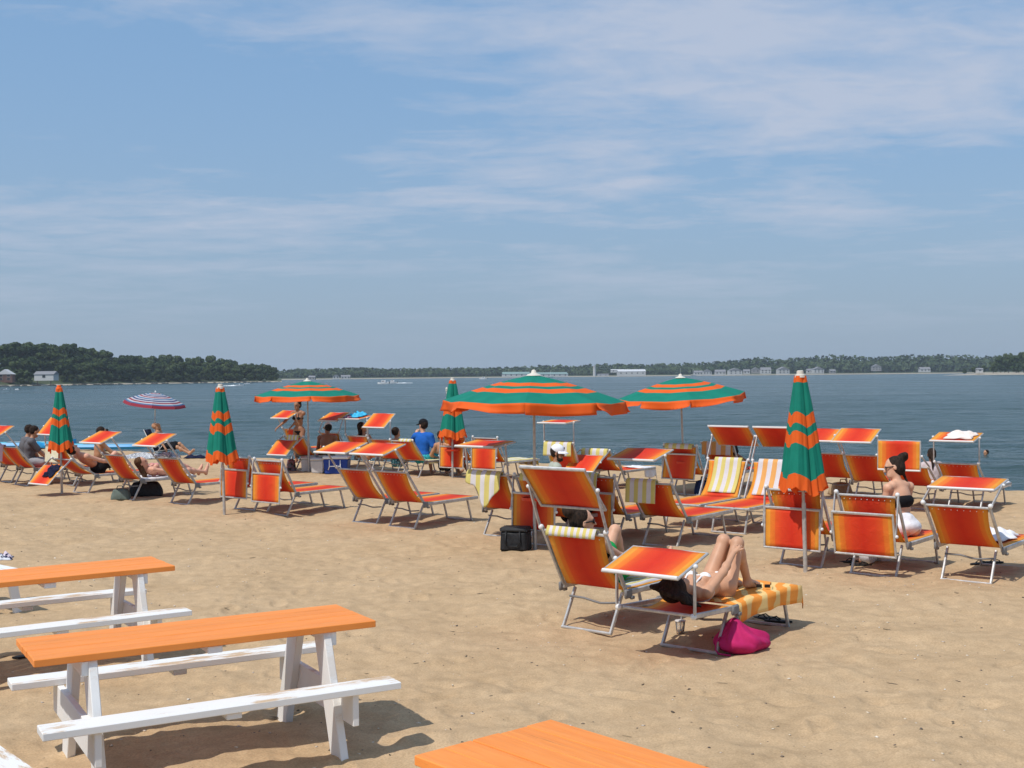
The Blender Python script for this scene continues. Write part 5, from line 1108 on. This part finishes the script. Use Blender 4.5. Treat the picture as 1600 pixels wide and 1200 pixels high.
def crumple(p, size, material, label, name='towel', cat='towel', rz=0.0, amp=0.5, seed=1, tilt=None):
    """loosely heaped cloth: a folded sheet with ridges"""
    rs = random.Random(seed); sx, sy, sz = size; phs = [rs.uniform(0, 6) for _ in range(6)]; mb = MB(); c, s = math.cos(rz), math.sin(rz)
    def f(u, v):
        a, b_ = u*2-1, v*2-1; e = max(0, 1-max(abs(a), abs(b_))**3)
        rag = 1+0.10*math.sin(5*math.atan2(b_, a)+phs[0])+0.06*math.sin(9*math.atan2(b_, a)+phs[1])
        x, y = a*sx/2*rag, b_*sy/2*rag
        z = sz*(0.06+e*(0.55+amp*0.5*(math.sin(6*a+3*b_+phs[2])+0.6*math.sin(9*b_-4*a+phs[3])+0.4*math.sin(14*a+phs[4]))))
        v_ = Vector((x, y, max(z, 0.004)))
        if tilt is not None: v_ = tilt @ v_
        return Vector((p[0]+c*v_.x-s*v_.y, p[1]+s*v_.x+c*v_.y, p[2]+v_.z))
    mb.grid(f, 18, 18, thick=0.008); o = mb.build(name, material, None, True); return tag(o, label, cat)
towel(LK[18], ST_Y, 'yellow and white striped towel draped aslant, its corner hanging low behind the backrest', 0.20, 0.46, 0.36, -0.26, skew=0.04, point=0.60, fold=0.022)
towel(LK[22], ST_Y, 'yellow and white striped towel folded neatly over a backrest top, hanging square', 0.12, 0.27, 0.33, -0.13, fold=0.004)
towel(LK[24], ST_Y, 'yellow and white striped towel spread on the front of a backrest', 0.58, 0.03, 0.26, -0.22)
towel(LK[25], ST_O, 'orange and white striped towel spread on the front of a backrest', 0.58, 0.03, 0.24, -0.24)
towel(LK[20], ST_Y2, 'thin striped white towel lying over the backrest of the woman in glasses', 0.62, 0.05, 0.27, -0.27)
spread(LK[20], ST_Y2, 'striped white towel under the woman in green shorts', 0.16, 1.25, -0.27, 0.27, hang=0.10)
towel(LK[11], ST_Y, 'striped towel over the backrest under the smaller open parasol', 0.05, 0.16, 0.20, -0.22)
towel(LK[19], ST_Y, 'yellow and white towel showing above the hanging sunshade by the black cooler bag', 0.3, 0.06, 0.24, -0.20)
towel(LK[23], ST_Y, 'yellow and white towel on the backrest right behind the high red sunshade', 0.15, 0.17, 0.25, -0.10)
towel(LK[27], ST_O, 'orange and white towel hanging behind a backrest by the person in black', 0.20, 0.22, 0.32, -0.32)
towel(LK[26], ST_Y, 'yellow and white towel over the backrest at the right open parasol pole', 0.40, 0.06, 0.32, -0.28)
towel(LK[35], ST_Y, 'yellow towel covering the backrest below the far level sunshade', 0.55, 0.26, 0.35, -0.33, sag=0.6)
towel(LK[36], ST_Y, 'yellow and white towel on the backrest above the drooping bright sunshade', 0.40, 0.10, 0.31, -0.32)
spread(LK[36], MAT_WTOWEL, 'white towel hanging over the foot end of the lounger behind the white cap', 0.95, 1.36, -0.33, 0.18, hang=0.22, hang_foot=0.10)
spread(LK[31], MAT_WTOWEL, 'white and pale yellow towel along the seat at the right edge', 0.25, 1.34, -0.33, 0.30, hang=0.10)
spread(LK[15], MAT_LEMON, 'pale yellow towel on the seat under the man in blue', 0.12, 1.30, -0.33, 0.30, hang=0.12)
towel(LK[15], ST_Y, 'yellow edged towel on the backrest beside the man in blue', 0.60, 0.02, 0.05, -0.33)
spread(LK[17], ST_Y, 'yellow towel on the seat right of the third closed parasol', 0.25, 1.33, -0.30, 0.28, hang=0.05, hang_foot=0.16)
spread(LK[4], MAT_WTOWEL, 'white towel under the brown-haired sunbather', 0.2, 1.33, -0.31, 0.30, hang=0.04)
towel(LK[38], MAT_CREAM, 'cream towel hanging behind the leftmost closed parasol', 0.10, 0.36, 0.30, -0.22)
towel(LK[2], MAT_LILAC, 'pale lilac cloth hanging on a backrest at the far left', 0.04, 0.32, 0.37, 0.14, fold=0.03, cat='cloth', name='cloth')
# patterned orange towel of the nearest lounger
MAT_SWIRL = mat('orange_swirl_towelling', (0.84, 0.34, 0.07), 0.95, 0, 0.1); nt, nd, ln, b = nodes(MAT_SWIRL)
t = nd.new('ShaderNodeTexCoord'); wv_ = nd.new('ShaderNodeTexWave'); wv_.inputs['Scale'].default_value = 2.1; wv_.inputs['Distortion'].default_value = 7.0; wv_.inputs['Detail'].default_value = 1.5; wv_.inputs['Detail Scale'].default_value = 1.1; ln(t.outputs['Object'], wv_.inputs['Vector'])
r_ = nd.new('ShaderNodeValToRGB'); ln(wv_.outputs['Fac'], r_.inputs[0]); e_ = r_.color_ramp.elements; e_[0].position = 0.58; e_[0].color = (0.84, 0.30, 0.055, 1); e_[1].position = 0.70; e_[1].color = (0.82, 0.55, 0.22, 1); ln(r_.outputs[0], b.inputs['Base Color'])
tn = nd.new('ShaderNodeTexNoise'); tn.inputs['Scale'].default_value = 120; ln(t.outputs['Object'], tn.inputs['Vector']); bp = nd.new('ShaderNodeBump'); bp.inputs['Strength'].default_value = 0.5; bp.inputs['Distance'].default_value = 0.006; ln(tn.outputs[0], bp.inputs['Height']); ln(bp.outputs[0], b.inputs['Normal'])
spread(LK[21], MAT_SWIRL, 'orange towel with pale swirls hanging over the nearest lounger', 0.20, 1.38, -0.345, 0.33, hang=0.17, hang_foot=0.06)
# cloths lying on things
def on_shade(L, x, y): return lworld(L, L.pc+L.pd*x+Vector((0, y, 0))+L.pn*0.02)
def shade_cloth(L, x, y, size, material, label, seed, name='towel', cat='towel'):
    t_ = math.atan2(L.pd.z, L.pd.x); tl = Matrix.Rotation(-t_, 3, 'Y'); return crumple(on_shade(L, x, y), size, material, label, name, cat, L.hd, seed=seed, tilt=tl)
shade_cloth(LK[31], 0.02, -0.08, (0.36, 0.44, 0.09), noisy('cream_pink_towelling', (0.72, 0.62, 0.55), (0.78, 0.72, 0.68), 9, 0.95), 'cream towel heaped on a level sunshade at the right', 4)
shade_cloth(LK[13], 0.06, -0.02, (0.36, 0.34, 0.12), MAT_CYAN, 'bright cyan cloth heaped on a level sunshade', 5, 'cloth', 'cloth')
shade_cloth(LK[13], -0.10, 0.14, (0.2, 0.22, 0.06), patch_mat('plum_print', (0.30, 0.02, 0.06), (0.5, 0.4, 0.5), (0.02, 0.02, 0.06), 16), 'dark printed swimwear beside the cyan cloth', 6, 'cloth', 'cloth')
shade_cloth(LK[3], 0.10, -0.14, (0.30, 0.34, 0.07), MAT_NAVY, 'navy cloth lying on the drooping sunshade at left', 7, 'cloth', 'cloth')
crumple(lworld(LK[5], LK[5].back(BL-0.02, 0, 0.02)), (0.20, 0.58, 0.10), MAT_PATT, 'grey patterned cloth lying across a backrest top', 'cloth', 'cloth', LK[5].hd, seed=8)
crumple(lworld(LK[34], (0.85, -0.02, SEAT_Z+0.03)), (0.66, 0.44, 0.12), MAT_WTOWEL, 'white cloth heaped on the seat of the lounger at the right edge', 'cloth', 'cloth', LK[34].hd, seed=9)
for px, py, sx, sy, lab, sd_, mm in ((235, 711, 1.5, 0.7, 'patterned blanket on the sand left of the man in the beach chair', 10, MAT_PATT), (225, 717, 1.9, 0.5, 'crumpled pale blanket on the sand behind the sunbathers at left', 11, MAT_PATT), (305, 714, 0.6, 0.4, 'small dark towel on the sand near the water at left', 12, MAT_NAVY)):
    q = ground(px, py); crumple((q.x, q.y, gz(q.x, q.y)+0.0), (sx, sy, 0.10), mm, lab, 'blanket', 'blanket', 0.1, seed=sd_)

# ================================================================== coolers, bags, small things
def cooler(px, py, size, rz, label, body, lid, handle=None, taper=0.9):
    p = ground(px, py); p.z = gz(p.x, p.y)-0.01; w, d, h_ = size; root = empty('cooler', p, rz, label, 'cooler')
    V = []; 
    for z, k in ((0, taper), (h_*0.84, 1.0)): V += [(-w/2*k, -d/2*k, z), (w/2*k, -d/2*k, z), (w/2*k, d/2*k, z), (-w/2*k, d/2*k, z)]
    bm = bmesh.new(); vs = [bm.verts.new(v) for v in V]
    for f in ((3, 2, 1, 0), (4, 5, 6, 7), (0, 1, 5, 4), (1, 2, 6, 5), (2, 3, 7, 6), (3, 0, 4, 7)): bm.faces.new([vs[i] for i in f])
    bmesh.ops.bevel(bm, geom=bm.edges[:], offset=0.02, segments=2, affect='EDGES'); me = bpy.data.meshes.new('tub'); bm.to_mesh(me); bm.free(); me.materials.append(body); link('tub', me, root)
    MB().box((0, 0, h_*0.92), (w*1.04, d*1.06, h_*0.15), None, 0.018).build('lid', lid, root, 'auto')
    if handle:
        MB().path([(-w*0.28, -d*0.5-0.02, h_*0.25), (-w*0.22, -d*0.5-0.05, h_*0.42), (-w*0.22, -d*0.5-0.05, h_*0.80)], 0.013).path([(w*0.28, -d*0.5-0.02, h_*0.25), (w*0.22, -d*0.5-0.05, h_*0.42), (w*0.22, -d*0.5-0.05, h_*0.80)], 0.013).path([(-w*0.22, -d*0.5-0.05, h_*0.45), (w*0.22, -d*0.5-0.05, h_*0.45)], 0.013).build('handle', handle, root, True)
    return root
MAT_BLUEPL = noisy('blue_cooler_plastic', (0.012, 0.05, 0.28), (0.018, 0.065, 0.33), 5, 0.35); MAT_GREYPL = noisy('pale_grey_plastic', (0.52, 0.50, 0.49), (0.60, 0.58, 0.57), 5, 0.45)
cooler(482, 736, (0.36, 0.34, 0.36), R(10), 'pale grey plastic tub right beside the smaller parasol pole', MAT_GREYPL, MAT_GREYPL)
cooler(498, 738, (0.34, 0.30, 0.36), R(-8), 'pale grey plastic bin between the other tub and the blue cooler', MAT_GREYPL, MAT_GREYPL, taper=0.82)
cooler(527, 739, (0.60, 0.36, 0.42), R(-6), 'blue cooler with white lid and white handle', MAT_BLUEPL, MAT_WHITE, MAT_WHITE)
# black soft cooler bag
p = ground(806, 859); root = empty('cooler_bag', p, R(-14), 'black soft cooler bag by the pole of the largest parasol', 'bag')
def soft(name, size, material, parent, puff=0.04, taper=0.92, z0=0.0, seed=1):
    w, d, h_ = size; rs = random.Random(seed); bm = bmesh.new(); bmesh.ops.create_cube(bm, size=1.0); bmesh.ops.subdivide_edges(bm, edges=bm.edges[:], cuts=7, use_grid_fill=True)
    for v in bm.verts:
        x, y, z = v.co*2; k = 1-(1-taper)*(z*0.5+0.5); 
        bx = 1+puff*(1-y*y)*(1-z*z); 
        v.co = Vector((x*w/2*k*(1+puff*(1-y*y)*(1-z*z)), y*d/2*k*(1+puff*(1-x*x)*(1-z*z)), z0+h_/2+z*h_/2*(1+puff*(1-x*x)*(1-y*y)*(1 if z > 0 else 0))))+Vector((math.sin(7*y+seed)*0.004, math.sin(6*x+seed)*0.004, 0))
    bmesh.ops.bevel(bm, geom=[e for e in bm.edges if e.calc_face_angle(0) > 0.8], offset=0.012, segments=2, affect='EDGES')
    me = bpy.data.meshes.new(name); bm.to_mesh(me); bm.free(); me.materials.append(material); o = link(name, me, parent); me.polygons.foreach_set('use_smooth', [True]*len(me.polygons)); return o
MAT_NYLON = noisy('black_nylon', (0.010, 0.010, 0.011), (0.022, 0.022, 0.024), 30, 0.6, bump=0.2)
soft('bag_body', (0.36, 0.30, 0.25), MAT_NYLON, root, 0.05, 0.94, 0.0, 2); soft('bag_lid', (0.36, 0.30, 0.05), mat('charcoal_nylon', (0.03, 0.03, 0.032), 0.7), root, 0.10, 0.96, 0.252, 3)
MB().path([(-0.09, -0.155, 0.26), (-0.10, -0.175, 0.12), (-0.06, -0.178, 0.07), (0.06, -0.178, 0.07), (0.10, -0.175, 0.12), (0.09, -0.155, 0.26)], 0.010).build('strap', MAT_NYLON, root, True)
# pink bag
p = ground(1160, 1016); root = empty('pink_bag', (p.x, p.y, gz(p.x, p.y)-0.015), R(12), 'crumpled magenta bag on the sand under the nearest lounger', 'bag')
MAT_PINK = noisy('magenta_cloth', (0.42, 0.010, 0.095), (0.50, 0.016, 0.125), 9, 0.8, bump=0.5)
bm = bmesh.new(); bmesh.ops.create_uvsphere(bm, u_segments=96, v_segments=56, radius=1.0)
def ridge(x): return 1-2*abs((x/(2*math.pi)) % 1-0.5)*2      # sharp crease wave
for v in bm.verts:
    d = v.co.normalized(); th = math.atan2(d.y, d.x)
    r = 1+0.06*math.sin(3*th+1.0)+0.04*math.sin(5*th+2.0)
    px_, pz_ = d.x+0.42, d.z                                   # folds fan out from the gathered neck at upper left
    an = math.atan2(d.y*1.0, px_)+0.5*pz_; dist = math.hypot(px_, d.y)
    r += 0.075*ridge(6.5*an+0.8+0.7*math.sin(3*dist))*min(1, dist*1.2)*max(0, min(1, d.z*1.6+0.75))
    r += 0.030*ridge(17*an+4*dist)*max(0, d.z+0.5)*0.6+0.02*math.sin(9*d.x+7*d.y)
    hump = math.exp(-((d.x+0.42)/0.38)**2-(d.y/0.6)**2)*max(0, d.z)
    z = d.z*r*0.100+0.085+0.125*hump-0.012*max(0, d.x)
    v.co = Vector((d.x*r*0.232+0.02*d.z, d.y*r*0.165, max(z, 0.0)))
me = bpy.data.meshes.new('bag_body'); bm.to_mesh(me); bm.free(); me.materials.append(MAT_PINK); me.polygons.foreach_set('use_smooth', [True]*len(me.polygons)); link('bag_body', me, root)
MB().path([(-0.20, -0.02, 0.14), (-0.245, -0.03, 0.10), (-0.255, -0.05, 0.04), (-0.24, -0.07, 0.012), (-0.16, -0.14, 0.008)], 0.008).build('bag_handle', MAT_PINK, root, True)
# dark bags under the left loungers
for px, py, sz_, rz, lab, mm, sd_ in ((228, 774, (0.62, 0.36, 0.27), 0.2, 'black beach bag under the lounger of the brown-haired sunbather', MAT_NYLON, 4), (189, 780, (0.34, 0.26, 0.20), 0.1, 'grey-green bag leaning beside the black beach bag', cloth('grey_green_canvas', (0.12, 0.15, 0.13)), 5), (1097, 772, (0.26, 0.24, 0.26), 0.1, 'small navy bag beside the loungers facing the camera', cloth('navy_canvas', (0.015, 0.03, 0.09)), 6), (455, 737, (0.22, 0.2, 0.30), 0.3, 'dark striped bag beside the grey tubs', patch_mat('dark_green_print', (0.02, 0.05, 0.04), (0.3, 0.1, 0.1), (0.10, 0.14, 0.18), 12), 7), (1313, 772, (0.4, 0.3, 0.22), 0.3, 'tan beach bag under the loungers behind the seated woman', cloth('tan_canvas', (0.36, 0.26, 0.16)), 8)):
    p = ground(px, py); soft_root = empty('beach_bag', p, rz, lab, 'bag'); soft('bag_body', sz_, mm, soft_root, 0.18, 0.72, -0.01, sd_)
    MB().path([(-sz_[0]*0.2, -sz_[1]*0.35, sz_[2]*0.95), (-sz_[0]*0.12, -sz_[1]*0.3, sz_[2]*1.3), (sz_[0]*0.12, -sz_[1]*0.3, sz_[2]*1.3), (sz_[0]*0.2, -sz_[1]*0.35, sz_[2]*0.95)], 0.010).build('handle', mm, soft_root, True)
# flip-flops
def flipflop(p, rz, label, c=(0.012, 0.012, 0.013)):
    root = empty('flip_flop', p, rz, label, 'sandal'); m = mat('black_rubber', c, 0.7); n = 18; V = []
    for z in (0.0, 0.016):
        for i in range(n):
            t = 2*math.pi*i/n; x = math.cos(t)*0.13; w = 0.042+0.010*math.cos(t)-0.006*math.cos(2*t); V.append((x, math.sin(t)*w, z))
    mb = MB(); mb.add(V, [tuple(range(n-1, -1, -1)), tuple(range(n, 2*n))]+[(i, (i+1) % n, n+(i+1) % n, n+i) for i in range(n)]); mb.build('sole', m, root)
    MB().path([(-0.02, -0.040, 0.014), (0.02, -0.034, 0.045), (0.075, 0.0, 0.030), (0.085, 0, 0.012)], 0.006).path([(-0.02, 0.040, 0.014), (0.02, 0.034, 0.045), (0.075, 0.0, 0.030)], 0.006).build('strap', m, root, True); return root
for px, py, rz, lab in ((1198, 968, 2.6, 'left black flip-flop under the foot of the nearest lounger'), (1216, 972, 2.8, 'right black flip-flop under the foot of the nearest lounger'), (1327, 880, 0.2, 'black sandal on the sand left of the white trousers'), (1345, 884, -0.3, 'black sandal nearest to the white trousers'), (1530, 880, 0.3, 'dark sandal under the lounger at the right edge, left one'), (1552, 880, 0.1, 'dark sandal under the lounger at the right edge, right one'), (45, 1027, 0.4, 'dark sandal lying under the farther picnic table')):
    q = ground(px, py); flipflop((q.x, q.y, gz(q.x, q.y)+0.002), rz, lab)
# cup on the sand under the nearest lounger
q = ground(1063, 990); root = empty('plastic_cup', (q.x, q.y, gz(q.x, q.y)-0.01), 0, 'clear plastic cup with lid and straw under the nearest lounger', 'cup')
mg = mat('clear_plastic', (0.95, 0.95, 0.95), 0.05); mg.node_tree.nodes['Principled BSDF'].inputs['Transmission Weight'].default_value = 0.9; mg.node_tree.nodes['Principled BSDF'].inputs['IOR'].default_value = 1.1
MB().lathe([(0.030, 0.0), (0.032, 0.004), (0.045, 0.12), (0.043, 0.12), (0.030, 0.006)], 20).build('cup_body', mg, root, True); MB().lathe([(0.047, 0.118), (0.049, 0.124), (0.047, 0.130), (0.030, 0.134)], 20).build('lid', mat('frosted_lid', (0.6, 0.56, 0.53), 0.3), root, True); MB().tube((0.0, 0, 0.02), (0.012, 0, 0.19), 0.004, n=6).build('straw', MAT_WHITE, root)
MB().lathe([(0.030, 0.006), (0.034, 0.03)], 16).build('drink', mat('amber_drink', (0.32, 0.16, 0.05), 0.2), root, True)
# bottle and sunglasses on the nearest lounger
L = LK[20]; w_ = lworld(L, (0.90, -0.20, SEAT_Z+0.05)); root = empty('bottle', pixd(1066, 905, 11.35), 0.3, 'green bottle with pale blue label between the two nearest loungers', 'bottle')
root.location.z = SEAT_Z+0.10; root.rotation_euler = (0, R(75), R(35))
MB().lathe([(0.030, -0.10), (0.032, -0.09), (0.032, 0.04), (0.024, 0.07), (0.014, 0.09), (0.013, 0.11)], 16).build('bottle_body', mat('green_glass', (0.01, 0.22, 0.10), 0.15), root, True); MB().lathe([(0.0328, -0.03), (0.0328, 0.03)], 16).build('bottle_label', mat('pale_blue_label', (0.45, 0.65, 0.72), 0.6), root, True); MB().lathe([(0.014, 0.11), (0.014, 0.128)], 12).build('bottle_cap', MAT_WHITE, root, True)
L = LK[21]; w_ = lworld(L, (0.92, -0.22, SEAT_Z+0.052)); root = empty('sunglasses', w_, L.hd+0.5, 'dark sunglasses lying on the orange towel by the feet', 'sunglasses')
gm = MB()
for s in (1, -1): gm.box((0, 0.036*s, 0.012), (0.006, 0.050, 0.030), None, 0.003)
gm.build('lenses', MAT_BLACK, root)
for s in (1, -1): MB().path([(0.0, 0.066*s, 0.024), (0.10, 0.070*s, 0.026), (0.135, 0.068*s, 0.008)], 0.004).build('temple', MAT_BLACK, root, True)
# phone of the bare-chested man
# boards at the water's edge
def board(px, py, L_, W_, T_, rz, label, mats_, z=0.0, name='paddle_board'):
    p = ground(px, py); root = empty(name, (p.x, p.y, gz(p.x, p.y)+z), rz, label, 'paddle board'); n = 36; V = []; fs = []
    for i in range(n+1):
        u = i/n*2-1; w = W_/2*max(0.02, (1-abs(u)**3.2))**0.6; lift = 0.10*max(0, abs(u)-0.6)**1.5/0.25
        V += [(u*L_/2, -w, T_*0.5+lift), (u*L_/2, -w*0.85, lift), (u*L_/2, w*0.85, lift), (u*L_/2, w, T_*0.5+lift), (u*L_/2, w*0.85, T_+lift), (u*L_/2, -w*0.85, T_+lift)]
    mi = []
    for i in range(n):
        for k in range(6): fs.append((i*6+k, i*6+(k+1) % 6, (i+1)*6+(k+1) % 6, (i+1)*6+k)); mi.append(1 if k == 4 else 0)
    fs += [(0, 1, 2, 3, 4, 5), tuple(n*6+k for k in (5, 4, 3, 2, 1, 0))]; mi += [0, 0]
    mb = MB(); mb.add(V, fs, mi); mb.build('hull', mats_, root, 'auto'); MB().box((0.1*L_, 0, T_+0.012), (0.45*L_, W_*0.55, 0.012), None, 0.004).build('deck_pad', mat('grey_deck_pad', (0.30, 0.34, 0.36), 0.9), root); MB().box((-0.44*L_, 0, T_+0.02), (0.12, 0.04, 0.05), None, 0.01).build('tail_handle', MAT_BLACK, root)
B1 = mat('blue_vinyl', (0.02, 0.16, 0.55), 0.4); B2 = mat('sky_blue_vinyl', (0.02, 0.28, 0.60), 0.4); B3 = mat('turquoise_vinyl', (0.10, 0.50, 0.60), 0.4)
board(38, 688, 3.6, 0.85, 0.30, R(4), 'royal blue inflatable board lying highest at the left edge', [B1, B1], 0.34)
board(24, 690, 3.8, 0.85, 0.26, R(2), 'white board lying under the royal blue one', [MAT_WHITE, MAT_WHITE], 0.05)
board(34, 701, 3.6, 0.80, 0.18, R(3), 'sky blue paddle board on the sand behind the men in grey', [B2, B3], 0.02)
board(158, 703, 4.2, 0.80, 0.16, R(-2), 'long blue paddle board on the sand between closed parasol and beach chair', [B2, B3], 0.02)
board(190, 699, 3.0, 0.70, 0.14, R(-3), 'blue board with pale nose lying behind the long one', [B1, B2], 0.02)
# low beach chairs
def beach_chair(p, rz, label, c1, c2):
    root = empty('beach_chair', (p.x, p.y, gz(p.x, p.y)), rz, label, 'chair'); m = ramp_u('chair_webbing', [(0, c1), (0.25, c2), (0.5, c1), (0.75, c2)], const=True, trans=0.15)
    for s in (-1, 1):
        MB().path([(0.30, 0.27*s, 0.0), (0.26, 0.27*s, 0.20), (-0.24, 0.27*s, 0.13), (-0.56, 0.27*s, 0.80)], 0.012).build('side_frame', MAT_ALU, root, True)
        MB().path([(-0.26, 0.28*s, 0.0), (-0.10, 0.28*s, 0.17), (0.10, 0.29*s, 0.40)], 0.012).build('rear_leg', MAT_ALU, root, True); MB().box((-0.08, 0.29*s, 0.41), (0.46, 0.05, 0.025), None, 0.006).build('armrest', MAT_KNOB, root)
    MB().grid(lambda u, v: (-0.24+0.5*v, (u-0.5)*0.52, 0.135+0.065*v-0.03*math.sin(math.pi*v)), 8, 6, thick=0.006).build('seat', m, root, True)
    MB().grid(lambda u, v: (-0.25-0.31*v, (u-0.5)*0.52, 0.135+0.66*v-0.0*math.sin(math.pi*v)), 8, 6, thick=0.006).build('backrest', m, root, True)
beach_chair(pc, R(-4), 'low dark beach chair of the man with arm behind his head', (0.012, 0.014, 0.03), (0.03, 0.04, 0.09))
beach_chair(pc2, R(200), 'low beach chair with purple and teal webbing near the second closed parasol', (0.22, 0.10, 0.35), (0.12, 0.45, 0.50))
# striped beach umbrella
p = ground(241, 710); root = empty('beach_umbrella', p, 0, 'tilted red, white and blue striped umbrella by the water', 'umbrella'); hub = pixd(243, 614, p.y)-p
MB().tube((0, 0, -0.2), (hub.x*0.6, 0, hub.z*0.62), 0.018, 0.018, 10).tube((hub.x*0.6, 0, hub.z*0.62), hub-Vector((0, 0, 0.02)), 0.015, 0.013, 10).build('pole', MAT_WHITE, root, True)
SM = [mat('umbrella_white', (0.50, 0.50, 0.53), 0.8), mat('umbrella_red', (0.30, 0.03, 0.05), 0.8), mat('umbrella_navy', (0.03, 0.04, 0.16), 0.8), mat('umbrella_blue', (0.05, 0.16, 0.32), 0.8)]
for q_ in SM: add_translucent(q_, 0.2)
tl = Matrix.Rotation(R(7), 3, 'Y') @ Matrix.Rotation(R(4), 3, 'X'); Rr = 48*p.y/F_PX; dr = 0.33*Rr; nb = 18
for k in range(8):
    t0, t1 = 2*math.pi*k/8+0.2, 2*math.pi*(k+1)/8+0.2; V = []; fs = []; mi = []; W = 5
    for j in range(nb+1):
        fr = j/nb
        for i in range(W+1):
            th = t0+(t1-t0)*i/W; a_ = (th-t0)-math.pi/8; ch = math.cos(math.pi/8)/math.cos(a_); half = 1-abs(a_)/(math.pi/8)
            r = fr*Rr*ch; z = -dr*fr**1.6-0.015*half*fr-(0.06 if j == nb else 0); V.append(hub+tl @ Vector((r*math.cos(th), r*math.sin(th), z)))
    for j in range(nb):
        for i in range(W): fs.append((j*(W+1)+i, j*(W+1)+i+1, (j+1)*(W+1)+i+1, (j+1)*(W+1)+i)); mi.append((2, 0, 1, 0, 3, 0)[j % 6] if j < nb-1 else 1)
    mb = MB(); mb.add(V, fs, mi); mb.build('canopy_panel', SM, root, True); MB().tube(hub-Vector((0, 0, 0.03)), hub+tl @ Vector((Rr*0.98*math.cos(t0), Rr*0.98*math.sin(t0), -dr-0.02)), 0.006, n=5).build('rib', MAT_POLE, root)
MB().lathe([(0.02, 0.0), (0.03, 0.03), (0.012, 0.07)], 10, hub).build('finial', MAT_WHITE, root, True)
# white bench end at the left edge with a folded cloth
q = pix(-24, 880, 0.44); root = empty('white_bench', (q.x, q.y, gz(q.x, q.y)), R(-42), 'white wooden bench cut by the left edge above the farther picnic table', 'bench')
MB().box((0, 0, 0.42), (1.0, 0.26, 0.042), None, 0.004).build('seat_board', MAT_WPAINT, root)
for s in (-1, 1):
    MB().box((s*0.35, 0, 0.35), (0.04, 0.24, 0.10), None, 0.004).build('cross_beam', MAT_WPAINT, root)
    for r_ in (-1, 1): MB().beam((s*0.35+0.045*s, r_*0.08, 0.38), (s*0.35+0.045*s, r_*0.16, -0.05), 0.04, 0.09, up=(0, 1, 0), ch=0.004).build('leg', MAT_WPAINT, root)
crumple(pix(2, 873, 0.45), (0.22, 0.30, 0.07), patch_mat('white_navy_print', (0.62, 0.62, 0.64), (0.02, 0.02, 0.06), (0.6, 0.5, 0.55), 9), 'white and navy folded cloth on the bench at the left edge', 'cloth', 'cloth', 0.4, seed=14)
# ------------------------------------------------------------------ shells, pebbles and weed on the sand
def scatter(name, label, n, cols, smin, smax, seed, flat=0.5, ymax=24, long=1.0):
    rs_ = np.random.default_rng(seed); y = 3.2+(ymax-3.2)*rs_.random(n)**1.25; x = rs_.uniform(-1, 1, n)*(0.44*y+0.3); z = sand_h(x, y)
    base = np.array([(1, 0, 0), (0.5, 0.87, 0), (-0.5, 0.87, 0), (-1, 0, 0), (-0.5, -0.87, 0), (0.5, -0.87, 0), (0, 0, 1), (0, 0, -1)], float)
    tri = [(i, (i+1) % 6, 6) for i in range(6)]+[((i+1) % 6, i, 7) for i in range(6)]
    s = smin+(smax-smin)*rs_.random(n)**3; th = rs_.uniform(0, 6.28, n); c, q = np.cos(th), np.sin(th)
    P = base[None]*np.stack([s*long*rs_.uniform(0.8, 1.4, n), s*rs_.uniform(0.6, 1, n), s*flat*rs_.uniform(0.6, 1.2, n)], -1)[:, None, :]
    P = P*(1+0.25*rs_.normal(size=(n, 8, 1)))
    X = P[..., 0]*c[:, None]-P[..., 1]*q[:, None]+x[:, None]; Y_ = P[..., 0]*q[:, None]+P[..., 1]*c[:, None]+y[:, None]; Z = P[..., 2]+z[:, None]+s[:, None]*flat*0.35
    V = np.stack([X, Y_, Z], -1).reshape(-1, 3); T_ = (np.array(tri)[None]+8*np.arange(n)[:, None, None]).reshape(-1, 3)
    me = fast_mesh(name, V, T_, mat(name+'_a', cols[0], 0.7), False)
    for i, c_ in enumerate(cols[1:]): me.materials.append(mat(name+'_'+'bcd'[i], c_, 0.7))
    me.polygons.foreach_set('material_index', np.repeat(rs_.integers(0, len(cols), n), 12).astype(np.int32)); me.update()
    tag(link(name, me), label, kind='stuff')
scatter('shell_bits', 'pale shell fragments strewn over the sand', 2600, [(0.72, 0.66, 0.56), (0.66, 0.56, 0.42), (0.60, 0.52, 0.44)], 0.002, 0.016, 31, 0.45)
scatter('dark_pebbles', 'small dark pebbles and charred bits strewn over the sand', 1700, [(0.05, 0.045, 0.04), (0.12, 0.10, 0.085), (0.20, 0.15, 0.11)], 0.002, 0.013, 32, 0.6)
scatter('weed_scraps', 'dry weed and straw scraps on the sand', 420, [(0.10, 0.075, 0.05), (0.20, 0.15, 0.09)], 0.004, 0.016, 33, 0.25, long=3.0)
